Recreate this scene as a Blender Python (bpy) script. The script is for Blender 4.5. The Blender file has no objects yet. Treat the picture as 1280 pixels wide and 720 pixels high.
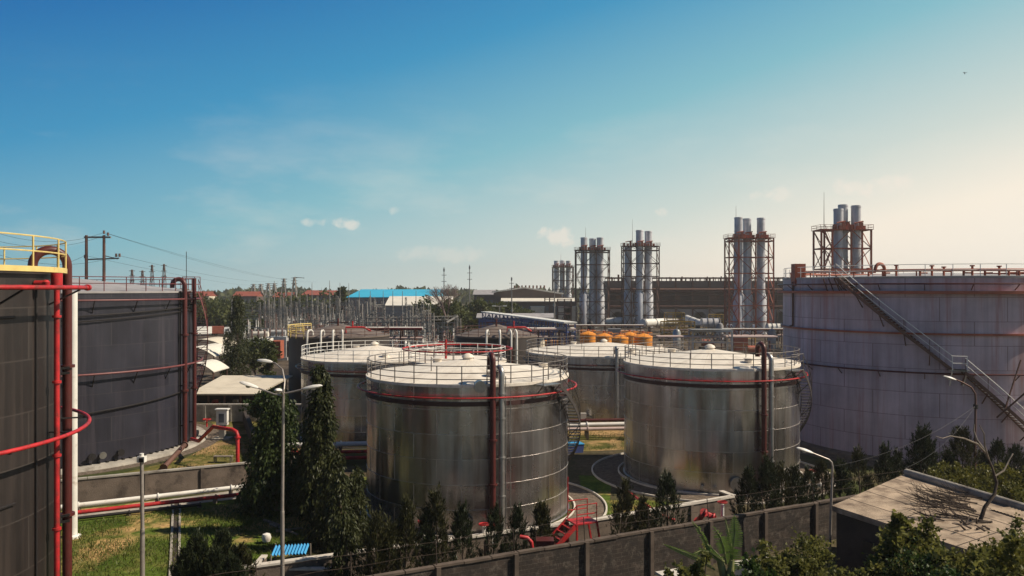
import bpy, math, random
import numpy as np
from mathutils import Vector, Matrix
random.seed(7); rng = np.random.default_rng(7)
PI = math.pi
scene = bpy.context.scene
col = scene.collection
CAMZ, F, HZ = 14.0, 1000.0, 361.0

def at(px, py, Y):                      # a point at depth Y
    return Vector(((px-640)/F*Y, Y, CAMZ-(py-HZ)/F*Y))
def gd(px, py, z=0.0):                  # a point on level z
    Y = (CAMZ-z)*F/(py-HZ)
    return Vector(((px-640)/F*Y, Y, z))

# ------------------------------------------------------------------ materials
def newmat(name):
    m = bpy.data.materials.new(name); m.use_nodes = True
    nt = m.node_tree; b = nt.nodes['Principled BSDF']
    return m, nt, b
def N(nt, t, **kw):
    n = nt.nodes.new(t)
    for k, v in kw.items():
        if k == 'op': n.operation = v
        else: setattr(n, k, v)
    return n
def L(nt, a, b): nt.links.new(a, b)
def math_node(nt, op, a, b=None):
    n = nt.nodes.new('ShaderNodeMath'); n.operation = op
    for i, v in enumerate((a, b)):
        if v is None: continue
        if isinstance(v, (int, float)): n.inputs[i].default_value = v
        else: L(nt, v, n.inputs[i])
    return n.outputs[0]
def mixc(nt, fac, a, b, blend='MIX'):
    n = nt.nodes.new('ShaderNodeMix'); n.data_type = 'RGBA'; n.blend_type = blend
    for s, v in ((n.inputs[0], fac), (n.inputs[6], a), (n.inputs[7], b)):
        if isinstance(v, (int, float)): s.default_value = v
        elif isinstance(v, tuple): s.default_value = (*v[:3], 1)
        else: L(nt, v, s)
    return n.outputs[2]
def noise(nt, vec, scale, detail=4, rough=.55, mscale=None):
    if mscale:
        mp = nt.nodes.new('ShaderNodeMapping'); mp.inputs['Scale'].default_value = mscale
        L(nt, vec, mp.inputs['Vector']); vec = mp.outputs[0]
    n = nt.nodes.new('ShaderNodeTexNoise'); n.inputs['Scale'].default_value = scale
    n.inputs['Detail'].default_value = detail; n.inputs['Roughness'].default_value = rough
    L(nt, vec, n.inputs['Vector']); return n.outputs['Fac']
def ramp(nt, fac, stops):
    r = nt.nodes.new('ShaderNodeValToRGB'); e = r.color_ramp.elements
    while len(e) < len(stops): e.new(.5)
    for i, (p, c) in enumerate(stops):
        e[i].position = p; e[i].color = (*c, 1) if isinstance(c, tuple) else (c, c, c, 1)
    L(nt, fac, r.inputs[0]); return r.outputs[0]

def mat(name, c, rough=.6, metal=0, var=.25, scale=1.5, c2=None, thr=(.5, .65), s2=1.0, streak=False, bump=0, bscale=15, spec=.4):
    m, nt, b = newmat(name)
    tc = N(nt, 'ShaderNodeTexCoord').outputs['Object']
    n1 = noise(nt, tc, scale, 5, .6)
    lo = tuple(x*(1-var) for x in c); hi = tuple(min(.95, x*(1+var)) for x in c)
    out = ramp(nt, n1, [(.3, lo), (.7, hi)])
    if c2:
        n2 = noise(nt, tc, s2, 6, .6, (1, 1, .07) if streak else None)
        f = ramp(nt, n2, [(thr[0], 0.0), (thr[1], 1.0)])
        out = mixc(nt, f, out, c2)
    L(nt, out, b.inputs['Base Color'])
    b.inputs['Roughness'].default_value = rough; b.inputs['Metallic'].default_value = metal
    b.inputs['Specular IOR Level'].default_value = spec
    if bump:
        bn = N(nt, 'ShaderNodeBump'); bn.inputs['Strength'].default_value = bump; bn.inputs['Distance'].default_value = .05
        L(nt, noise(nt, tc, bscale, 6, .65), bn.inputs['Height']); L(nt, bn.outputs[0], b.inputs['Normal'])
    return m

def panel_mat(name, c, rough, metal, course, npan, pv, rv, c2=None, thr=(.55, .75), wav=.06, sheen=0, line=None):
    """sheet or plate cladding: every plate of a course has its own tone and gloss; wavy sheet; rain streaks"""
    m, nt, b = newmat(name)
    tc = N(nt, 'ShaderNodeTexCoord').outputs['Object']
    sp = N(nt, 'ShaderNodeSeparateXYZ'); L(nt, tc, sp.inputs[0])
    cr = math_node(nt, 'FLOOR', math_node(nt, 'DIVIDE', sp.outputs[2], course))
    an = math_node(nt, 'MULTIPLY', math_node(nt, 'ARCTAN2', sp.outputs[1], sp.outputs[0]), npan/(2*PI))
    pn = math_node(nt, 'FLOOR', math_node(nt, 'ADD', an, math_node(nt, 'MULTIPLY', cr, .5)))
    cb = N(nt, 'ShaderNodeCombineXYZ'); L(nt, cr, cb.inputs[0]); L(nt, pn, cb.inputs[1])
    oi = N(nt, 'ShaderNodeObjectInfo'); L(nt, oi.outputs['Random'], cb.inputs[2])
    wn = N(nt, 'ShaderNodeTexWhiteNoise'); wn.noise_dimensions = '3D'; L(nt, cb.outputs[0], wn.inputs['Vector'])
    base = ramp(nt, wn.outputs['Value'], [(0, tuple(x*(1-pv) for x in c)), (1, tuple(min(.95, x*(1+pv)) for x in c))])
    big = noise(nt, tc, .35, 4, .6)
    base = mixc(nt, .5, base, mixc(nt, 1, base, ramp(nt, big, [(.3, .55), (.7, 1.25)]), 'MULTIPLY'))
    st = noise(nt, tc, 1.6, 6, .65, (1, 1, .05))
    base = mixc(nt, .55, base, mixc(nt, 1, base, ramp(nt, st, [(.35, .6), (.65, 1.15)]), 'MULTIPLY'))
    if c2:
        f = ramp(nt, noise(nt, tc, 1.1, 6, .7, (1, 1, .045)), [(thr[0], 0.0), (thr[1], 1.0)])
        base = mixc(nt, f, base, c2)
    if line:
        fz = math_node(nt, 'FRACT', math_node(nt, 'DIVIDE', sp.outputs[2], course))
        fa = math_node(nt, 'FRACT', math_node(nt, 'ADD', an, math_node(nt, 'MULTIPLY', cr, .5)))
        lz = math_node(nt, 'LESS_THAN', fz, .025); la = math_node(nt, 'LESS_THAN', fa, .014)
        base = mixc(nt, math_node(nt, 'MULTIPLY', math_node(nt, 'MAXIMUM', lz, la), .7), base, line)
    L(nt, base, b.inputs['Base Color'])
    rr = math_node(nt, 'ADD', math_node(nt, 'MULTIPLY', wn.outputs['Value'], rv), rough)
    rr = math_node(nt, 'ADD', rr, math_node(nt, 'MULTIPLY', big, .12))
    L(nt, rr, b.inputs['Roughness']); b.inputs['Metallic'].default_value = metal
    bn = N(nt, 'ShaderNodeBump'); bn.inputs['Strength'].default_value = 1; bn.inputs['Distance'].default_value = wav
    h = math_node(nt, 'ADD', noise(nt, tc, .55, 2, .5, (1, 1, .22)), math_node(nt, 'MULTIPLY', noise(nt, tc, 7, 4, .6), .02))
    L(nt, h, bn.inputs['Height']); L(nt, bn.outputs[0], b.inputs['Normal'])
    return m

def leaf_mat(name, dark, light, scale=1.0, trans=.35, rough=.5):
    m, nt, b = newmat(name)
    tc = N(nt, 'ShaderNodeTexCoord').outputs['Object']
    n1 = noise(nt, tc, scale, 3, .6); n2 = noise(nt, tc, 9, 2, .5)
    f = math_node(nt, 'ADD', math_node(nt, 'MULTIPLY', n1, .6), math_node(nt, 'MULTIPLY', n2, .4))
    c = ramp(nt, f, [(.35, dark), (.65, light)])
    L(nt, c, b.inputs['Base Color']); b.inputs['Roughness'].default_value = rough
    b.inputs['Specular IOR Level'].default_value = .25
    t = N(nt, 'ShaderNodeBsdfTranslucent'); L(nt, c, t.inputs[0])
    mx = N(nt, 'ShaderNodeMixShader'); mx.inputs[0].default_value = trans
    L(nt, b.outputs[0], mx.inputs[1]); L(nt, t.outputs[0], mx.inputs[2])
    L(nt, mx.outputs[0], nt.nodes['Material Output'].inputs[0])
    return m

def brick_mat(name, c1, c2, mortar, sx=.4, sz=.2, stain=(.03, .022, .018)):
    m, nt, b = newmat(name)
    tc = N(nt, 'ShaderNodeTexCoord').outputs['Object']
    sp = N(nt, 'ShaderNodeSeparateXYZ'); L(nt, tc, sp.inputs[0])
    cb = N(nt, 'ShaderNodeCombineXYZ'); L(nt, math_node(nt, 'ADD', sp.outputs[0], sp.outputs[1]), cb.inputs[0]); L(nt, sp.outputs[2], cb.inputs[1])
    br = N(nt, 'ShaderNodeTexBrick'); L(nt, cb.outputs[0], br.inputs['Vector'])
    br.inputs['Color1'].default_value = (*c1, 1); br.inputs['Color2'].default_value = (*c2, 1); br.inputs['Mortar'].default_value = (*mortar, 1)
    br.inputs['Scale'].default_value = 1; br.inputs['Brick Width'].default_value = sx; br.inputs['Row Height'].default_value = sz
    br.inputs['Mortar Size'].default_value = .012
    f = ramp(nt, noise(nt, tc, .9, 8, .75), [(.36, 0.0), (.60, 1.0)])
    c = mixc(nt, f, br.outputs['Color'], stain)
    c = mixc(nt, ramp(nt, noise(nt, tc, 2.6, 8, .75), [(.52, 0.0), (.72, .75)]), c, (.19, .155, .125))
    L(nt, c, b.inputs['Base Color']); b.inputs['Roughness'].default_value = .9
    bn = N(nt, 'ShaderNodeBump'); bn.inputs['Strength'].default_value = .5; bn.inputs['Distance'].default_value = .02
    L(nt, math_node(nt, 'ADD', br.outputs['Fac'], noise(nt, tc, 14, 5, .7)), bn.inputs['Height']); L(nt, bn.outputs[0], b.inputs['Normal'])
    return m

def ground_mat(name, stops, scale, c2, s2, thr, bscale, bump=.6):
    m, nt, b = newmat(name)
    tc = N(nt, 'ShaderNodeTexCoord').outputs['Object']
    c = ramp(nt, noise(nt, tc, scale, 8, .65), stops)
    f = ramp(nt, noise(nt, tc, s2, 6, .6), [(thr[0], 0.0), (thr[1], 1.0)])
    c = mixc(nt, f, c, c2)
    fine = noise(nt, tc, bscale, 5, .7)
    c = mixc(nt, .6, c, mixc(nt, 1, c, ramp(nt, fine, [(.32, .25), (.68, 1.7)]), 'MULTIPLY'))
    L(nt, c, b.inputs['Base Color']); b.inputs['Roughness'].default_value = .95; b.inputs['Specular IOR Level'].default_value = .1
    bn = N(nt, 'ShaderNodeBump'); bn.inputs['Strength'].default_value = bump; bn.inputs['Distance'].default_value = .06
    L(nt, fine, bn.inputs['Height']); L(nt, bn.outputs[0], b.inputs['Normal'])
    return m

galv = panel_mat('galvanised_sheet', (.60, .575, .58), .18, .96, 1.42, 14, .045, .06, c2=(.26, .18, .145), thr=(.5, .78), wav=.30)
seam = mat('sheet_seam', (.62, .57, .53), .4, .7, .25, 3)
stair_m = mat('dark_stair_steel', (.065, .055, .052), .6, .2, .2, 3)
band_m = mat('maroon_band', (.055, .022, .02), .55, 0, .2, 2)
dark_shell = panel_mat('dark_brown_shell', (.021, .016, .0145), .42, 0, 1.9, 10, .08, .08, c2=(.048, .036, .031), thr=(.52, .72), wav=.03, line=(.055, .045, .04))
slate_shell = panel_mat('slate_shell', (.026, .0255, .037), .33, 0, 1.9, 14, .12, .08, c2=(.060, .052, .066), thr=(.52, .74), wav=.05, line=(.05, .046, .052))
mauve_shell = panel_mat('mauve_grey_shell', (.52, .41, .465), .5, 0, 1.9, 16, .07, .06, c2=(.34, .14, .12), thr=(.52, .74), wav=.03, line=(.18, .11, .115))
brown_shell = panel_mat('brown_shell', (.045, .034, .03), .5, 0, 1.6, 10, .2, .1, c2=(.08, .055, .045), thr=(.6, .9), wav=.03)
def roof_mat(name, c, dirt, nsec=20):
    m, nt, b = newmat(name); tc = N(nt, 'ShaderNodeTexCoord').outputs['Object']; sp = N(nt, 'ShaderNodeSeparateXYZ'); L(nt, tc, sp.inputs[0])
    an = math_node(nt, 'MULTIPLY', math_node(nt, 'ARCTAN2', sp.outputs[1], sp.outputs[0]), nsec/(2*PI))
    rad = math_node(nt, 'SQRT', math_node(nt, 'ADD', math_node(nt, 'POWER', sp.outputs[0], 2), math_node(nt, 'POWER', sp.outputs[1], 2)))
    cb = N(nt, 'ShaderNodeCombineXYZ'); L(nt, math_node(nt, 'MULTIPLY', an, 1.5), cb.inputs[0]); L(nt, math_node(nt, 'MULTIPLY', rad, .35), cb.inputs[1])
    out = mixc(nt, ramp(nt, noise(nt, cb.outputs[0], 1.2, 6, .7), [(.46, 0.0), (.75, .75)]), c, dirt)
    out = mixc(nt, ramp(nt, noise(nt, tc, .5, 5, .6), [(.5, 0.0), (.75, .5)]), out, dirt)
    la = math_node(nt, 'LESS_THAN', math_node(nt, 'FRACT', an), .025); lr = math_node(nt, 'LESS_THAN', math_node(nt, 'FRACT', math_node(nt, 'MULTIPLY', rad, .47)), .02)
    out = mixc(nt, math_node(nt, 'MULTIPLY', math_node(nt, 'MAXIMUM', la, lr), .45), out, dirt)
    L(nt, out, b.inputs['Base Color']); b.inputs['Roughness'].default_value = .55; b.inputs['Specular IOR Level'].default_value = .3
    bn = N(nt, 'ShaderNodeBump'); bn.inputs['Distance'].default_value = .05; L(nt, noise(nt, tc, .8, 3, .5), bn.inputs['Height']); L(nt, bn.outputs[0], b.inputs['Normal'])
    return m
roof_white = roof_mat('roof_white', (.77, .70, .605), (.46, .385, .31))
roof_grey = mat('roof_grey', (.33, .31, .31), .6, 0, .15, .6, c2=(.2, .17, .16), thr=(.55, .8), s2=.5)
roof_brown = mat('roof_brown', (.16, .125, .105), .7, 0, .2, .6, c2=(.09, .07, .06), thr=(.5, .75), s2=.8)
rail_grey = mat('rail_grey', (.20, .175, .16), .5, .4, .2, 4)
rail_white = mat('rail_white', (.72, .70, .66), .5, 0, .1, 4)
rail_red = mat('rail_dark_red', (.16, .045, .045), .5, 0, .2, 4)
red = mat('red_paint', (.44, .022, .025), .48, 0, .3, 2, c2=(.16, .035, .025), thr=(.5, .7), s2=3, bump=.15, bscale=9)
dark_red = mat('maroon_paint', (.085, .018, .016), .42, 0, .2, 2, c2=(.08, .03, .025), thr=(.55, .75), s2=3)
yellow_dull = mat('faded_yellow', (.42, .27, .07), .6, 0, .25, .8)
yellow = mat('yellow_paint', (.72, .55, .20), .5, 0, .12, 2, c2=(.5, .3, .1), thr=(.62, .75), s2=3)
orange = mat('orange_paint', (.72, .27, .035), .5, 0, .15, 1, c2=(.4, .13, .03), thr=(.6, .8), s2=1)
steel_pipe = mat('galvanised_pipe', (.36, .35, .34), .38, .8, .2, 3)
white_pipe = mat('white_pipe', (.72, .69, .64), .5, 0, .1, 1, c2=(.45, .38, .32), thr=(.58, .75), s2=1.5)
pink_pipe = mat('pale_pink_pipe', (.52, .40, .37), .5, 0, .1, 1)
black_steel = mat('black_steel', (.025, .022, .022), .5, .2, .2, 3)
frame_brown = mat('brown_steel', (.13, .066, .05), .6, .2, .25, 1)
frame_orange = mat('red_oxide_steel', (.34, .095, .055), .6, 0, .25, 1)
stack_grey = panel_mat('stack_cladding', (.60, .60, .64), .38, .25, 3.0, 4, .1, .12, wav=.02)
sub_steel = mat('substation_steel', (.24, .225, .21), .6, .3, .25, .8)
porcelain = mat('porcelain', (.16, .10, .085), .35, 0, .3, 2)
grey_plastic = mat('grey_porcelain', (.45, .44, .43), .4, 0, .2, 2)
concrete = mat('concrete', (.34, .31, .27), .9, 0, .25, .8, c2=(.13, .105, .085), thr=(.52, .72), s2=.9, bump=.5)
pier_m = mat('dark_concrete', (.10, .074, .058), .92, 0, .35, 1.5)  # dark brown concrete, tone varied at random
old_concrete = mat('stained_concrete', (.155, .12, .096), .92, 0, .3, .8, c2=(.055, .042, .035), thr=(.5, .68), s2=1.0, bump=.5)
kerb_white = mat('kerb_white', (.56, .51, .45), .8, 0, .15, 2, c2=(.35, .3, .25), thr=(.58, .75), s2=3)
roof_slab = mat('weathered_roof_slab', (.40, .305, .22), .95, 0, .3, 1.1, c2=(.17, .12, .085), thr=(.48, .7), s2=1.3, bump=.9, bscale=25)
block_wall = brick_mat('dark_block_wall', (.060, .040, .031), (.032, .022, .017), (.095, .074, .058), stain=(.022, .016, .013))  # dark brown blocks mottled with darker and paler patches
house_wall = mat('dark_render', (.05, .038, .032), .9, 0, .3, 1, bump=.3)
bark = mat('bark', (.09, .065, .05), .9, 0, .3, 6, bump=.6)
dead_wood = mat('dead_wood', (.20, .165, .13), .85, 0, .35, 5)
twig_dark = mat('dry_twigs', (.055, .038, .029), .9, 0, .3, 5)
lamp_metal = mat('lamp_post_metal', (.42, .37, .33), .45, .5, .2, 3, c2=(.2, .12, .08), thr=(.58, .75), s2=2)
lamp_head_m = mat('lamp_head', (.74, .71, .66), .4, 0, .08, 3)
glass_m = mat('lamp_glass', (.6, .58, .52), .2, 0, .05, 3)
blue_sheet = mat('blue_sheet', (.05, .30, .58), .45, 0, .15, 1)
blue_roof_m = mat('sky_blue_roof', (.045, .42, .62), .45, 0, .08, .1)
blue_steel = mat('blue_steel', (.06, .09, .26), .5, 0, .2, .5)
cream = mat('cream_sheet', (.62, .55, .44), .7, 0, .12, .5, c2=(.4, .33, .25), thr=(.58, .75), s2=.8)
white_wall = mat('white_wall', (.66, .62, .55), .8, 0, .1, .3)
grey_wall = mat('grey_wall', (.27, .26, .27), .8, 0, .15, .3)
dark_glass = mat('dark_glass', (.10, .12, .15), .15, 0, .2, .3)
hall_brown = mat('hall_brown', (.105, .066, .054), .75, 0, .35, .12)
hall_pale = mat('hall_pale_wall', (.34, .31, .32), .8, 0, .15, .1)
hall_roof = mat('hall_grey_band', (.11, .085, .085), .7, 0, .2, .1)
tile_red = mat('red_tile', (.26, .065, .04), .8, 0, .25, .5)
house_brown = mat('brown_cladding', (.10, .07, .06), .8, 0, .2, .2)
tyre_m = mat('tyre_rubber', (.02, .02, .02), .8)
car_white = mat('car_white', (.75, .74, .71), .3, 0, .05, 1)
soil = ground_mat('compound_soil', [(.3, (.045, .042, .020)), (.5, (.075, .062, .036)), (.7, (.16, .115, .075))], .09, (.045, .055, .016), .06, (.48, .6), 2.5)
lawn_m = ground_mat('lawn', [(.34, (.038, .070, .008)), (.54, (.095, .135, .020)), (.68, (.22, .18, .06))], .28, (.42, .27, .115), .24, (.50, .61), 3.5)
gravel_m = ground_mat('gravel', [(.3, (.075, .058, .046)), (.7, (.21, .165, .13))], 2.5, (.05, .042, .03), .5, (.58, .75), 7, 1)
yard_ground = ground_mat('oily_yard', [(.3, (.05, .038, .03)), (.5, (.10, .078, .06)), (.7, (.19, .15, .115))], .06, (.05, .04, .032), .1, (.45, .6), 1.2)
leaf_green = leaf_mat('feathery_leaves', (.020, .035, .010), (.07, .095, .026), 1.2, .3)
lawn_dry = ground_mat('dry_lawn', [(.34, (.045, .055, .012)), (.52, (.12, .11, .03)), (.66, (.26, .18, .075))], .3, (.36, .23, .11), .25, (.48, .6), 3.5)
grass_blade = leaf_mat('grass_blades', (.045, .085, .012), (.19, .19, .05), .35, .35)
leaf_ashoka = leaf_mat('ashoka_leaves', (.018, .026, .008), (.065, .070, .022), 1.2, .25)
leaf_bush = leaf_mat('bush_leaves', (.034, .044, .012), (.23, .22, .055), 2.2, .5)
leaf_dense = leaf_mat('dense_leaves', (.022, .045, .010), (.060, .095, .022), 1.0, .3)
leaf_yellow = leaf_mat('sunny_leaves', (.055, .065, .012), (.19, .17, .032), .9, .35)
leaf_cyp = leaf_mat('cypress_sprays', (.012, .019, .009), (.048, .058, .024), 2.0, .15)
leaf_cyp2 = leaf_mat('rusty_cypress_sprays', (.018, .022, .009), (.075, .070, .026), 2.4, .15)
leaf_far = leaf_mat('far_leaves', (.022, .034, .010), (.12, .13, .035), .3, .35)
leaf_banana = leaf_mat('banana_leaf', (.09, .16, .03), (.24, .32, .08), 2, .45)
leaf_pink = leaf_mat('bare_pink_twigs', (.13, .09, .085), (.26, .18, .165), .5, .1)
roof_stem = mat('banana_stem', (.22, .23, .09), .6, 0, .3, 4)

# ------------------------------------------------------------------ mesh building
def wmat(o):
    m = Matrix.Translation(o.location) @ o.rotation_euler.to_matrix().to_4x4() if o else Matrix()
    return wmat(o.parent) @ m if o and o.parent else m

class MB:
    def __init__(s): s.v, s.f = [], []
    def face(s, pts):
        i = len(s.v); s.v += [tuple(p) for p in pts]; s.f.append(tuple(range(i, i+len(pts))))
    def box(s, c, d, rz=0, top=1.0):
        c = Vector(c); R = Matrix.Rotation(rz, 3, 'Z'); i = len(s.v)
        for z in (-1, 1):
            k = top if z > 0 else 1
            for x, y in ((-1, -1), (1, -1), (1, 1), (-1, 1)):
                s.v.append(tuple(c + R @ Vector((x*d[0]/2*k, y*d[1]/2*k, z*d[2]/2))))
        s.f += [tuple(i+j for j in q) for q in ((3, 2, 1, 0), (4, 5, 6, 7), (0, 1, 5, 4), (1, 2, 6, 5), (2, 3, 7, 6), (3, 0, 4, 7))]
    def beam(s, p, q, w, h=None):
        p, q = Vector(p), Vector(q); h = h or w; d = (q-p)
        if d.length < 1e-6: return
        d.normalize(); u = d.cross(Vector((0, 0, 1)))
        if u.length < 1e-3: u = Vector((1, 0, 0))
        u.normalize(); n = u.cross(d); i = len(s.v)
        for b in (p, q):
            for a, c in ((-1, -1), (1, -1), (1, 1), (-1, 1)): s.v.append(tuple(b+u*a*w/2+n*c*h/2))
        s.f += [tuple(i+j for j in q_) for q_ in ((3, 2, 1, 0), (4, 5, 6, 7), (0, 1, 5, 4), (1, 2, 6, 5), (2, 3, 7, 6), (3, 0, 4, 7))]
    def tube(s, pts, r, n=8, closed=False):
        pts = [Vector(p) for p in pts]; m = len(pts); i0 = len(s.v)
        rs = r if isinstance(r, (list, tuple)) else [r]*m
        up = None
        for k in range(m):
            if closed: d = pts[(k+1) % m]-pts[k-1]
            else: d = pts[min(k+1, m-1)]-pts[max(k-1, 0)]
            d.normalize()
            if up is None:
                up = Vector((0, 0, 1)) if abs(d.z) < .9 else Vector((1, 0, 0))
            u = up-d*up.dot(d)
            if u.length < 1e-4: u = d.orthogonal()
            u.normalize(); up = u; w = d.cross(u)
            for j in range(n):
                a = 2*PI*j/n; s.v.append(tuple(pts[k]+(u*math.cos(a)+w*math.sin(a))*rs[k]))
        for k in range(m if closed else m-1):
            a, b = i0+k*n, i0+((k+1) % m)*n
            for j in range(n): s.f.append((a+j, a+(j+1) % n, b+(j+1) % n, b+j))
        if not closed:
            s.f.append(tuple(i0+j for j in reversed(range(n)))); s.f.append(tuple(i0+(m-1)*n+j for j in range(n)))
    def cyl(s, p, q, r, n=12): s.tube([p, q], r, n)
    def circ(s, c, R, r, n=72, k=6, a0=0, a1=2*PI):
        cl = abs(a1-a0-2*PI) < 1e-6; c = Vector(c); m = n if cl else n+1
        s.tube([c+Vector((R*math.cos(a0+(a1-a0)*i/n), R*math.sin(a0+(a1-a0)*i/n), 0)) for i in range(m)], r, k, cl)
    def lathe(s, prof, c=(0, 0, 0), n=48, a0=0, a1=2*PI, close=False):
        cl = abs(a1-a0-2*PI) < 1e-6; m = n if cl else n+1; i0 = len(s.v); P = len(prof)
        for i in range(m):
            a = a0+(a1-a0)*i/n
            for r, z in prof: s.v.append((c[0]+r*math.cos(a), c[1]+r*math.sin(a), c[2]+z))
        for i in range(n):
            a, b = i0+i*P, i0+((i+1) % m)*P
            for j in range(P-1 if not close else P):
                j2 = (j+1) % P; s.f.append((a+j, b+j, b+j2, a+j2))
    def build(s, name, m, parent=None, smooth=True, ang=40):
        me = bpy.data.meshes.new(name)
        inv = wmat(parent).inverted() if parent else Matrix()
        me.from_pydata([tuple(inv @ Vector(v)) for v in s.v] if parent else s.v, [], s.f)
        me.materials.append(m)
        if smooth:
            me.polygons.foreach_set('use_smooth', [True]*len(me.polygons)); me.set_sharp_from_angle(angle=math.radians(ang))
        o = bpy.data.objects.new(name, me); col.objects.link(o)
        if parent: o.parent = parent
        return o

def tag(o, label=None, cat=None, group=None, kind=None):
    for k, v in (('label', label), ('category', cat), ('group', group), ('kind', kind)):
        if v: o[k] = v
    return o
def thing(name, label, cat, loc, group=None, rz=0):
    o = bpy.data.objects.new(name, None); col.objects.link(o); o.empty_display_size = .3
    o.location = loc; o.rotation_euler = (0, 0, rz)
    return tag(o, label, cat, group)
def kids(o): return [c for c in bpy.data.objects if c.parent == o]
KIDS = {}
def dup(o, loc, label=None, group=None, rz=None, sc=None, parent=None, top=True):
    c = o.copy(); col.objects.link(c)
    if top:
        c.location = loc
        if rz is not None: c.rotation_euler = (0, 0, rz)
        if sc: c.scale = sc
        if label: c['label'] = label
        if group: c['group'] = group
    else: c.parent = parent
    if o.name not in KIDS: KIDS[o.name] = kids(o)
    for ch in KIDS[o.name]: dup(ch, None, parent=c, top=False)
    return c
def inst(name, mesh_obj, parent, loc):                     # one more part sharing a mesh
    o = mesh_obj.copy(); o.name = name; col.objects.link(o); o.parent = parent; o.location = loc; return o
def struct(name, mb, m, **k): return tag(mb.build(name, m, **k), kind='structure')
ORD = 'first second third fourth fifth sixth seventh eighth ninth tenth eleventh twelfth thirteenth fourteenth'.split()

# ------------------------------------------------------------------ ground
g = MB(); n = 24; S = 1500
xs = [-S, -600, -200, -100, -50, 0, 50, 100, 200, 600, S]; ys = [-200, 0, 30, 60, 100, 200, 600, S]
for i in range(len(xs)-1):
    for j in range(len(ys)-1): g.face([(xs[i], ys[j], 0), (xs[i+1], ys[j], 0), (xs[i+1], ys[j+1], 0), (xs[i], ys[j+1], 0)])
struct('ground', g, soil, smooth=False)
def sheet(name, pts, z, m):
    b = MB(); b.face([(x, y, z) for x, y in pts]); return struct(name, b, m, smooth=False)
sheet('lawn', [(-34, 31), (-12.5, 31), (-11.5, 46), (-10, 60), (-30, 49.5), (-34, 48)], .004, lawn_m)
sheet('lawn_strip', [(-32, 56), (-15, 58.5), (-17, 66), (-24, 86), (-34, 88), (-27, 76), (-27, 66)], .004, lawn_dry)
sheet('grass_verge', [(2, 68), (16, 71), (18, 79), (-4, 79), (-4, 70)], .004, lawn_dry)
sheet('grass_verge.001', [(4.5, 46), (14, 51), (9, 53), (6.5, 53), (7.5, 60), (5, 60)], .004, lawn_m)
sheet('plant_yard', [(-34, 98), (70, 98), (150, 330), (-160, 330), (-60, 140)], .003, yard_ground)
sheet('yard_path', [(-60, 88), (-20, 88), (-20, 96), (-60, 96)], .004, concrete)

TANKS = {}
SEG = 96
def ring_kerb(c, R0, R1):
    b = MB(); b.lathe([(R0+.02, .008), (R1-.02, .008)], (c[0], c[1], 0), 72)
    struct('gravel_bed', b, gravel_m)

def rail_parts(t, c, z, R, hgt, npost, m, a0=0, a1=2*PI, rails=(1, .62, .28), r=.028, pr=.032):
    b = MB()
    for k in rails: b.circ((c[0], c[1], z+hgt*k), R, r, 84, 5, a0, a1)
    ra = b.build('railing', m, t)
    p = MB(); p.cyl((0, 0, 0), (0, 0, hgt), pr, 6)
    first = None
    full = abs(a1-a0-2*PI) < 1e-6
    for i in range(npost if full else npost+1):
        a = a0+(a1-a0)*i/npost
        loc = Vector((c[0]+R*math.cos(a), c[1]+R*math.sin(a), z))-Vector(t.location)
        if first is None:
            first = p.build('post', m, None); first.parent = ra; first.location = loc
        else: inst('post', first, ra, loc)
    return ra

def ang_of(c, px, R, side=-1):
    """angle on the shell (radius R round c) of the near point seen in column px"""
    k = (px-640)/F; a = 1+k*k; bb = k*c[0]+c[1]; cc = c[0]**2+c[1]**2-R*R
    d = bb*bb-a*cc
    tt = (bb-math.sqrt(max(d, 0)))/a
    return math.atan2(tt-c[1], k*tt-c[0])
def on(c, a, R, z): return Vector((c[0]+R*math.cos(a), c[1]+R*math.sin(a), z))

yard_m = None
def tank_body(t, c, R, h, rise, shell_m, roof_m, course, seams=None, nv=14, lip=.06):
    b = MB(); b.lathe([(R, 0), (R, h)], (c[0], c[1], .02), SEG)
    sh = b.build('shell', shell_m, t)
    if seams:
        s = MB(); k = 1
        while k*course < h-.3:
            z = k*course; s.lathe([(R+.004, z-.014), (R+.02, z-.010), (R+.02, z+.010), (R+.004, z+.014)], (c[0], c[1], .02), SEG); k += 1
        for k in range(int(h/course)+1):
            z0, z1 = k*course+.02, min((k+1)*course-.02, h-.03)
            for i in range(nv):
                a = 2*PI*(i-.5*k)/nv; s.beam(on(c, a, R+.007, z0), on(c, a, R+.007, z1), .02, .014)
        s.build('seams', seams, sh, smooth=False)
    b = MB(); rr = R+lip
    b.lathe([(R+.004, h-.12), (rr, h-.12), (rr, h+.04), (R*.66, h+.04+rise*.36), (R*.33, h+.04+rise*.70), (R*.06, h+.04+rise), (0.001, h+.04+rise)], (c[0], c[1], .02), SEG)
    ro = b.build('roof', roof_m, t, ang=25)
    return sh, ro

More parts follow.
